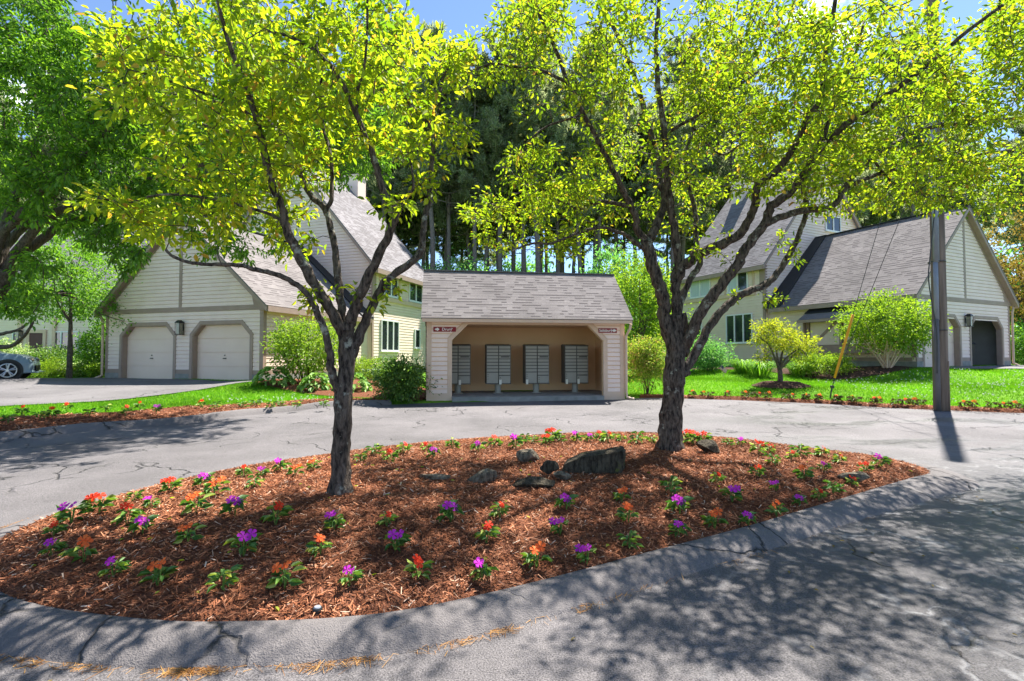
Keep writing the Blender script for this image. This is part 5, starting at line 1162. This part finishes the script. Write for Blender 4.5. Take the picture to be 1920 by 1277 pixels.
CZ=[(50,80,110,110,0,2.0,230),(170,150,110,110,0,2.0,210),(90,270,120,90,0,1.8,190),(215,320,110,80,.2,1.8,150),(50,380,60,50,.3,1.5,60),(290,375,90,55,.5,1.5,100),(195,430,80,35,.2,1.2,60),(237,480,38,34,-.3,.6,26),(420,310,110,90,1.2,1.5,130),(590,250,140,110,2.3,1.4,230),(690,190,80,120,2.6,1.2,140),(700,60,90,70,2.0,1.0,60),(420,120,200,100,0.6,1.5,190),(470,250,130,90,-.4,1.0,110),(700,290,60,50,3.0,.8,50),(300,200,120,120,-.3,1.4,110),(40,560,60,30,-.2,.8,26),(60,500,50,28,-.3,.8,22),
 (-120,150,120,250,0,2,200),(200,-130,350,120,.3,2.2,260),(-100,-150,150,150,0,2,90),(-260,200,90,250,0,2,90),(480,450,70,40,1.2,.8,20),(390,455,60,30,1.0,.6,16)]
traced_tree('shade_tree','big dark green leafy tree with fanning limbs at the left edge','tree',None,9.9,TZ,CZ,.105,[M['bark_grey'],M['twig']],M['leaf_zelk'],leaves_per=34,wr=.38,droop=.55,tw=.006,up=.7,basept=ZB,lspread=.16)

# ------------------------------------------------------------------ garden plants
def lz(p): return np.array([p[0],p[1],float(lawn_z(np.array(p[0]),np.array(p[1])))])
def on(px,Y): return lz(np.array([(px-960)/930*Y,Y]))
def mulchbed(name,pts,label,mat='mulch_dark',n=3000,h=.07):
    pts=catmull(pts,5,True); c=pts.mean(0); zf=lambda x,y:lawn_z(x,y)+.03+h*np.minimum(1,dpoly(x,y,pts)/.35)
    rr=[]
    for t in np.linspace(0,.97,9): P=pts*(1-t)+c*t; rr.append(np.column_stack([P,zf(P[:,0],P[:,1])]))
    V=np.vstack(rr); m=len(pts); i=np.arange(8)[:,None]*m; k=np.arange(m)[None]; F=np.stack([i+k,i+(k+1)%m,i+m+(k+1)%m,i+m+k],-1).reshape(-1,4)
    V[:,2]+=(RNG.random(len(V))-.5)*.03
    tag(npmesh(name,V,F,M[mat],smooth=True),label,'flower bed',kind='structure')
mp_=on(1463,16.6)
mulchbed('mulch_ring',[(mp_[0]+.92*math.cos(a),mp_[1]+.8*math.sin(a)) for a in np.linspace(0,6.283,9)[:-1]],'dark mulch ring round the small maple',h=.12)
mulchbed('mulch_bed',[(a[0],a[1]) for a in (on(1700,18.7),on(1560,18.6),on(1480,20.5),on(1400,22.5),on(1310,23.6),on(1300,25.5),on(1440,25.4),on(1660,20.6),on(1715,19.9))],'dark mulch bed along the right house wall')
mulchbed('mulch_bed',[(a[0],a[1]) for a in (on(485,16.6),on(600,14.9),on(700,14.4),on(790,14.0),on(800,17.5),on(690,22.5),on(620,21),on(500,17.8))],'mulch bed along the left house wall behind the hostas','mulch')
shrub('round_shrub','large bright green round shrub in front of the right garage wall','shrub',on(1665,19.3),1.75,1.5,1.15,1.75,M['leaf_bright'],5200,110,.1,.2,22,.5,bark=M['trim_light'],shell=.6)
shrub('round_shrub','tall bright green shrub beside the left garage corner','shrub',on(572,16.9),1.2,1.1,1.0,1.25,M['leaf_bright'],4200,90,.085,.18,14,.5,shell=.55)
shrub('bush','dense glossy dark green bush left of the mail shelter','shrub',on(752,13.9),.78,.7,.62,.62,M['leaf_gloss'],4200,80,.075,.12,8,.45)
shrub('low_hedge','low light green clipped hedge under the left house windows','hedge',on(690,20.2),1.0,.8,.5,.45,M['leaf_bright'],3200,70,.06,.12,5,.5)
shrub('low_hedge','low bright green clipped hedge behind the small maple','hedge',on(1543,19.6),1.25,.9,.42,.45,M['leaf_bright'],4200,80,.06,.11,5,.5)
shrub('bush','green bush with pale sunlit top left of the small flag','shrub',on(1327,22.6),1.15,.9,.8,.75,M['leaf_under'],3600,70,.08,.16,5,.5)
shrub('bush','yellow green bush with pinkish tips at the right end of the shelter','shrub',on(1213,15.9),.72,.6,.88,1.12,M['leaf_pink'],3600,80,.07,.15,12,.45,shell=.4)
shrub('bush','tall narrow green bush beside the left corner of the left garage','shrub',on(189,21.6),.75,.7,1.15,1.3,M['leaf_green'],3000,70,.09,.17,5)
shrub('bush','rounded clipped bush by the far house door','shrub',on(92,25.5),1.5,.9,.5,.5,M['leaf_gloss'],3600,80,.09,.17,5)
shrub('bush','spreading yellow green bush in front of the parked car nose','shrub',on(88,21.0),1.0,.8,.36,.3,M['leaf_bright'],2000,60,.09,.14,4,.22)
shrub('bush','pale leaved variegated plant right of the young tree trunk','shrub',on(158,22.0),.85,.6,.3,.28,M['hosta_white'],1500,40,.12,.14,3)
shrub('bush','white flowering bush behind the parked car','shrub',on(8,26),1.3,.8,.7,.8,M['hosta_white'],2200,50,.1,.2,4)
shrub('bush','small green bush at the foot of the left garage corner','shrub',on(182,20.9),.42,.4,.28,.28,M['leaf_bright'],900,30,.08,.1,3)
shrub('bush','dark green bush in front of the far house window','shrub',on(120,27),1.3,.8,.55,.6,M['leaf_gloss'],2000,50,.1,.18,3)
shrub('bush','shaded green bush far right beyond the right garage','shrub',on(1897,30),1.6,1.2,1.2,1.2,M['leaf_green'],2600,60,.12,.25,5)
def hosta(px,Y,r,label,nl=150,mat='hosta',sz=.25):
    p=on(px,Y); root=thing('hosta',p,label,'plant','hostas beside the left house'); C=[];D=[];S=[]
    for k in range(nl):
        a=RNG.random()*6.283; q=RNG.random()**.6; C.append(p+np.array([math.cos(a)*r*q*.75,math.sin(a)*r*q*.75,.08+.42*(1-q**2)*r/.6+.05*RNG.random()])); D.append([math.cos(a),math.sin(a),.35-.9*q]); S.append(sz*(.6+.5*RNG.random()))
    V,F=leafgeo(np.array(C),np.array(D),np.array(S),.62,1.2,.1,.25); npmesh('foliage',V,F,M[mat],root)
    mb=MB()
    for k in range(14):
        c=C[RNG.integers(nl)]; mb.tube(catmull([p,(p+c)/2+np.array([0,0,.05]),c],3),.006,4)
    mb.build('stem',M['fleaf'],root)
hosta(514,16.3,.72,'large broad leaved hosta nearest the left garage corner')
hosta(597,15.8,.62,'broad leaved hosta just left of the slim tree trunk')
hosta(662,15.6,.66,'broad leaved hosta just right of the slim tree trunk')
def lily(px,Y,r,h,label):
    p=on(px,Y); root=thing('daylily_clump',p,label,'plant','strap leaved clumps by the right house'); n=260; a=RNG.random(n)*6.283; q=RNG.random(n)
    C=p+np.column_stack([np.cos(a)*r*q*.5,np.sin(a)*r*q*.5,0*a]); V=[];F=[]
    for i in range(n):
        o=np.array([math.cos(a[i]),math.sin(a[i]),0]); s=np.array([-o[1],o[0],0])*.014; hh=h*(.7+.5*RNG.random()); b=len(V)
        m=C[i]+o*r*.3+np.array([0,0,hh]); t=C[i]+o*r*(.6+.3*RNG.random())+np.array([0,0,hh*.75])
        V+=[C[i]-s,C[i]+s,m+s,m-s,t]; F+=[(b,b+1,b+2,b+3),(b+3,b+2,b+4,b+4)]
    mb=MB(); mb.add(V,[f if f[2]!=f[3] else f[:3] for f in F]); mb.build('foliage',M['leaf_green'],root,recalc=False)
lily(1392,21.5,.75,.5,'clump of arching strap leaves right of the small flag')
lily(1425,20.3,.85,.55,'wider clump of strap leaves behind the left side of the small maple')
lily(1500,20.2,.7,.5,'clump of strap leaves behind the right side of the small maple')
# small maple on the right lawn: traced spreading limbs
MPB=lz(mp_)+np.array([0,0,.12])
traced_tree('small_maple','small spreading yellow green maple in a mulch ring on the right lawn','tree',None,MPB[1],[
 ([(1463,722),(1463,702),(1461,690)],4.5,4,0,0),([(1461,692),(1450,665),(1440,645),(1420,630)],2.6,1,None,-.4),([(1462,690),(1466,665),(1472,640),(1475,620)],2.6,1,None,.4),([(1462,693),(1480,675),(1495,660),(1520,650)],2.4,1,None,.2),([(1461,690),(1456,660),(1455,630),(1450,612)],2,1,None,.5),([(1462,692),(1475,670),(1500,655),(1515,670)],2,.8,None,-.5)],
 [(1455,625,40,22,0,.6,60),(1490,640,42,16,0,.6,50),(1430,640,22,10,-.1,.4,20),(1515,655,22,8,0,.4,18),(1440,615,28,12,0,.5,26),(1500,668,22,9,.1,.4,12),(1470,650,40,14,.2,.6,22),(1432,668,16,8,0,.3,8)],.085,[M['bark_grey'],M['twig']],M['leaf_maple'],leaves_per=26,wr=.35,tw=.008,basept=MPB,lspread=.2,up=1.3)
decid('young_tree','young round crowned green tree left of the left garage',on(131,19.6),5.8,(3.1,2.5,1.9),3.75,M['leaf_green'],9500,110,.105,.26,.11,fork=.35)
# golden tree at the far right and trees round the houses
decid('golden_tree','golden brown leafed tree at the right edge beyond the right garage',on(1925,32),9,(4.6,4,4.0),5.9,M['leaf_gold'],9000,120,.17,.45,.16)
decid('leafy_tree','bright green tree filling the gap between the shelter and right house',on(1200,23),6,(1.8,1.8,2.7),3.1,M['leaf_bright'],7000,100,.13,.33,.1)
decid('leafy_tree','dark leafy tree behind the main roof of the left house',on(560,40),14,(5,4.5,5),9.5,M['leaf_green'],8000,110,.24,.6,.22)
UT=[decid('understory_tree','shaded leafy understory tree among the pine trunks',np.array([-3.,33,.5]),8,(2.6,2.6,3.0),4.2,M['leaf_under'],6500,90,.17,.42,.11,group='understory trees below the pines'),
    decid('understory_tree','shaded leafy understory tree among the pine trunks',np.array([3.,36,.5]),7,(3.0,2.8,2.4),3.5,M['leaf_under'],6500,90,.17,.42,.10,group='understory trees below the pines')]
for i,(x,y,s) in enumerate([(-6.5,36,1),(.5,31,.9),(6.5,33,1.1),(-9,42,1.2),(-1,45,1.2),(8,44,1.3),(11,38,1.1),(3,54,1.4),(-7,55,1.5),(14,52,1.5),(-16,50,1.5),(20,56,1.6),(-24,58,1.7),(30,60,1.7),(-34,60,1.7),(-44,55,1.7),(40,55,1.7),(-28,44,1.3),(-40,42,1.4),(50,50,1.7),(0,64,1.8),(10,66,1.8),(-12,66,1.8)]):
    o=copy_tree(UT[i%2],(x,y,float(H(x,y))),random.random()*6.28,s)
# ------------------------------------------------------------------ white pines
def pine(seed,h,label):
    global RNG
    root=thing('pine_tree',np.array([0,0,-60.]),label,'pine tree','tall pines behind the houses'); b=np.array([0,0,-60.])
    tb=MB(); zs=np.linspace(-.2,h,16); wx=np.cumsum(RNG.normal(0,.05,16)); wy=np.cumsum(RNG.normal(0,.05,16))
    tb.tube(np.column_stack([wx,wy,zs])+b,np.linspace(.26,.04,16),9)
    C=[];D=[];S=[]
    n=66
    for k in range(n):
        z=h*(.47+.51*(k/n)**.95); a=k*2.4+RNG.normal(0,.4); ln=(.8+3.3*(1-(z/h-.47)/.53)**.8)*(.65+.6*RNG.random())
        if z<h*.56 and RNG.random()<.4: ln*=.5
        s=b+np.array([np.interp(z,zs,wx),np.interp(z,zs,wy),z]); o=np.array([math.cos(a),math.sin(a),0]); e=s+o*ln+np.array([0,0,ln*(.05+.25*RNG.random())]); m=s+o*ln*.5+np.array([0,0,-.05*ln])
        P=catmull([s,m,e],4); tb.tube(P,np.linspace(.05,.014,len(P)),4)
        if z<h*.54 and RNG.random()<.35: continue
        for j in range(int(6+ln*4)):
            t=.3+.72*RNG.random()**.8; q=P[min(len(P)-1,int(t*(len(P)-1)))]+RNG.normal(0,1,3)*np.array([.34,.34,.16])*(.5+.3*ln/3)
            nn=26; C.append(np.repeat(q[None],nn,0)+RNG.normal(0,.05,(nn,3))); D.append(RNG.normal(0,.8,(nn,3))+o*.5+np.array([0,0,.55])); S.append(.26+.2*RNG.random(nn))
    tb.build('trunk',M['bark_pine'],root,smooth=True)
    V,F=leafgeo(np.vstack(C),np.vstack(D),np.concatenate(S),.15,.3,.05,.1); npmesh('crown',V,F,M['needle'],root); return root
PL='tall straight pine with bare lower trunk and grey green needles behind the houses'
PP=[pine(1,24,PL),pine(2,27,PL),pine(3,22,PL)]
PT=[(-3.4,43.5),(2.2,42.5),(5.8,43),(-6,45),(-2.5,47),(1,45.5),(4.5,46.5),(8,45),(-4.5,51),(.2,50.5),(3,52),(6.5,51.5),(10.5,50)]
for i in range(96):
    for _ in range(60):
        y=random.uniform(43,68); x=random.uniform(-1.15,1.15)*y*1.0
        if y<44 and not(-8<x<9.5): continue
        if all((x-a)**2+(y-b)**2>(2.0 if abs(x)<14 else 3.2)**2 for a,b in PT): PT.append((x,y)); break
for i,(x,y) in enumerate(PT):
    o=PP[i] if i<3 else copy_tree(PP[i%3]); random.seed(400+i); o.location=(x,y,float(H(x,y))); o.rotation_euler=(0,0,random.random()*6.28); s=random.uniform(1.0,1.25); o.scale=(s,s,s*random.uniform(1.0,1.15))
# wood that closes the view far behind the trunks
def far_wood():
    n=60000; a=RNG.uniform(-1.1,1.1,n); r=RNG.uniform(72,92,n); x=np.sin(a)*r*1.4; y=np.cos(a)*r; z=H(x,y)+RNG.random(n)**1.5*(11+4*np.sin(a*23)+3*np.sin(a*51))
    V,F=leafgeo(np.column_stack([x,y,z]),RNG.normal(0,1,(n,3)),.5+.6*RNG.random(n),.5,.5)
    tag(npmesh('far_wood',V,F,M['leaf_under']),'dense green wood far behind the pine trunks','wood',kind='stuff')
far_wood()

# a few fallen leaves and white clover heads
def scatter_leaves(name,P,L,mat,label,cat):
    n=len(P); a=RNG.random(n)*6.283; V,F_=leafgeo(P+np.array([0,0,.012]),np.column_stack([np.cos(a),np.sin(a),RNG.normal(0,.15,n)]),L*(.7+.6*RNG.random(n)),.5,2.5)
    tag(npmesh(name,V,F_,mat),label,cat,kind='stuff')
scatter_leaves('fallen_leaves',rnd_in(ISL,150,mound),.04,M['leaf_crab'],'scattered fallen yellow green leaves on the mulch','leaf litter')
rd=np.column_stack([RNG.uniform(-3,5,90),RNG.uniform(1.9,5,90)]); rd=rd[(~inpoly(rd[:,0],rd[:,1],ISL))]; rd=rd[dpoly(rd[:,0],rd[:,1],ISL)>.34]
scatter_leaves('fallen_leaves',np.column_stack([rd,H(rd[:,0],rd[:,1])]),.03,M['leaf_gold'],'scattered small dry leaves on the asphalt','leaf litter')
cl=np.column_stack([np.concatenate([RNG.uniform(11,19,420),RNG.normal(-6.3,.9,90)]),np.concatenate([RNG.uniform(13,18.5,420),RNG.normal(13.6,.6,90)])]); cl=cl[~inpoly(cl[:,0],cl[:,1],ASPH)]
clover=leafmat('white_clover',[(0,(.55,.58,.5)),(1,(.7,.7,.65))],.2,(1,1,1),.01); C3=np.column_stack([cl,lawn_z(cl[:,0],cl[:,1])+.07]); C3=np.repeat(C3,5,0)+RNG.normal(0,.006,(len(C3)*5,3))
V,F_=leafgeo(C3,RNG.normal(0,1,(len(C3),3)),np.full(len(C3),.028),.6,.2); tag(npmesh('clover',V,F_,clover),'white clover heads dotted over the lawns','clover',kind='stuff')
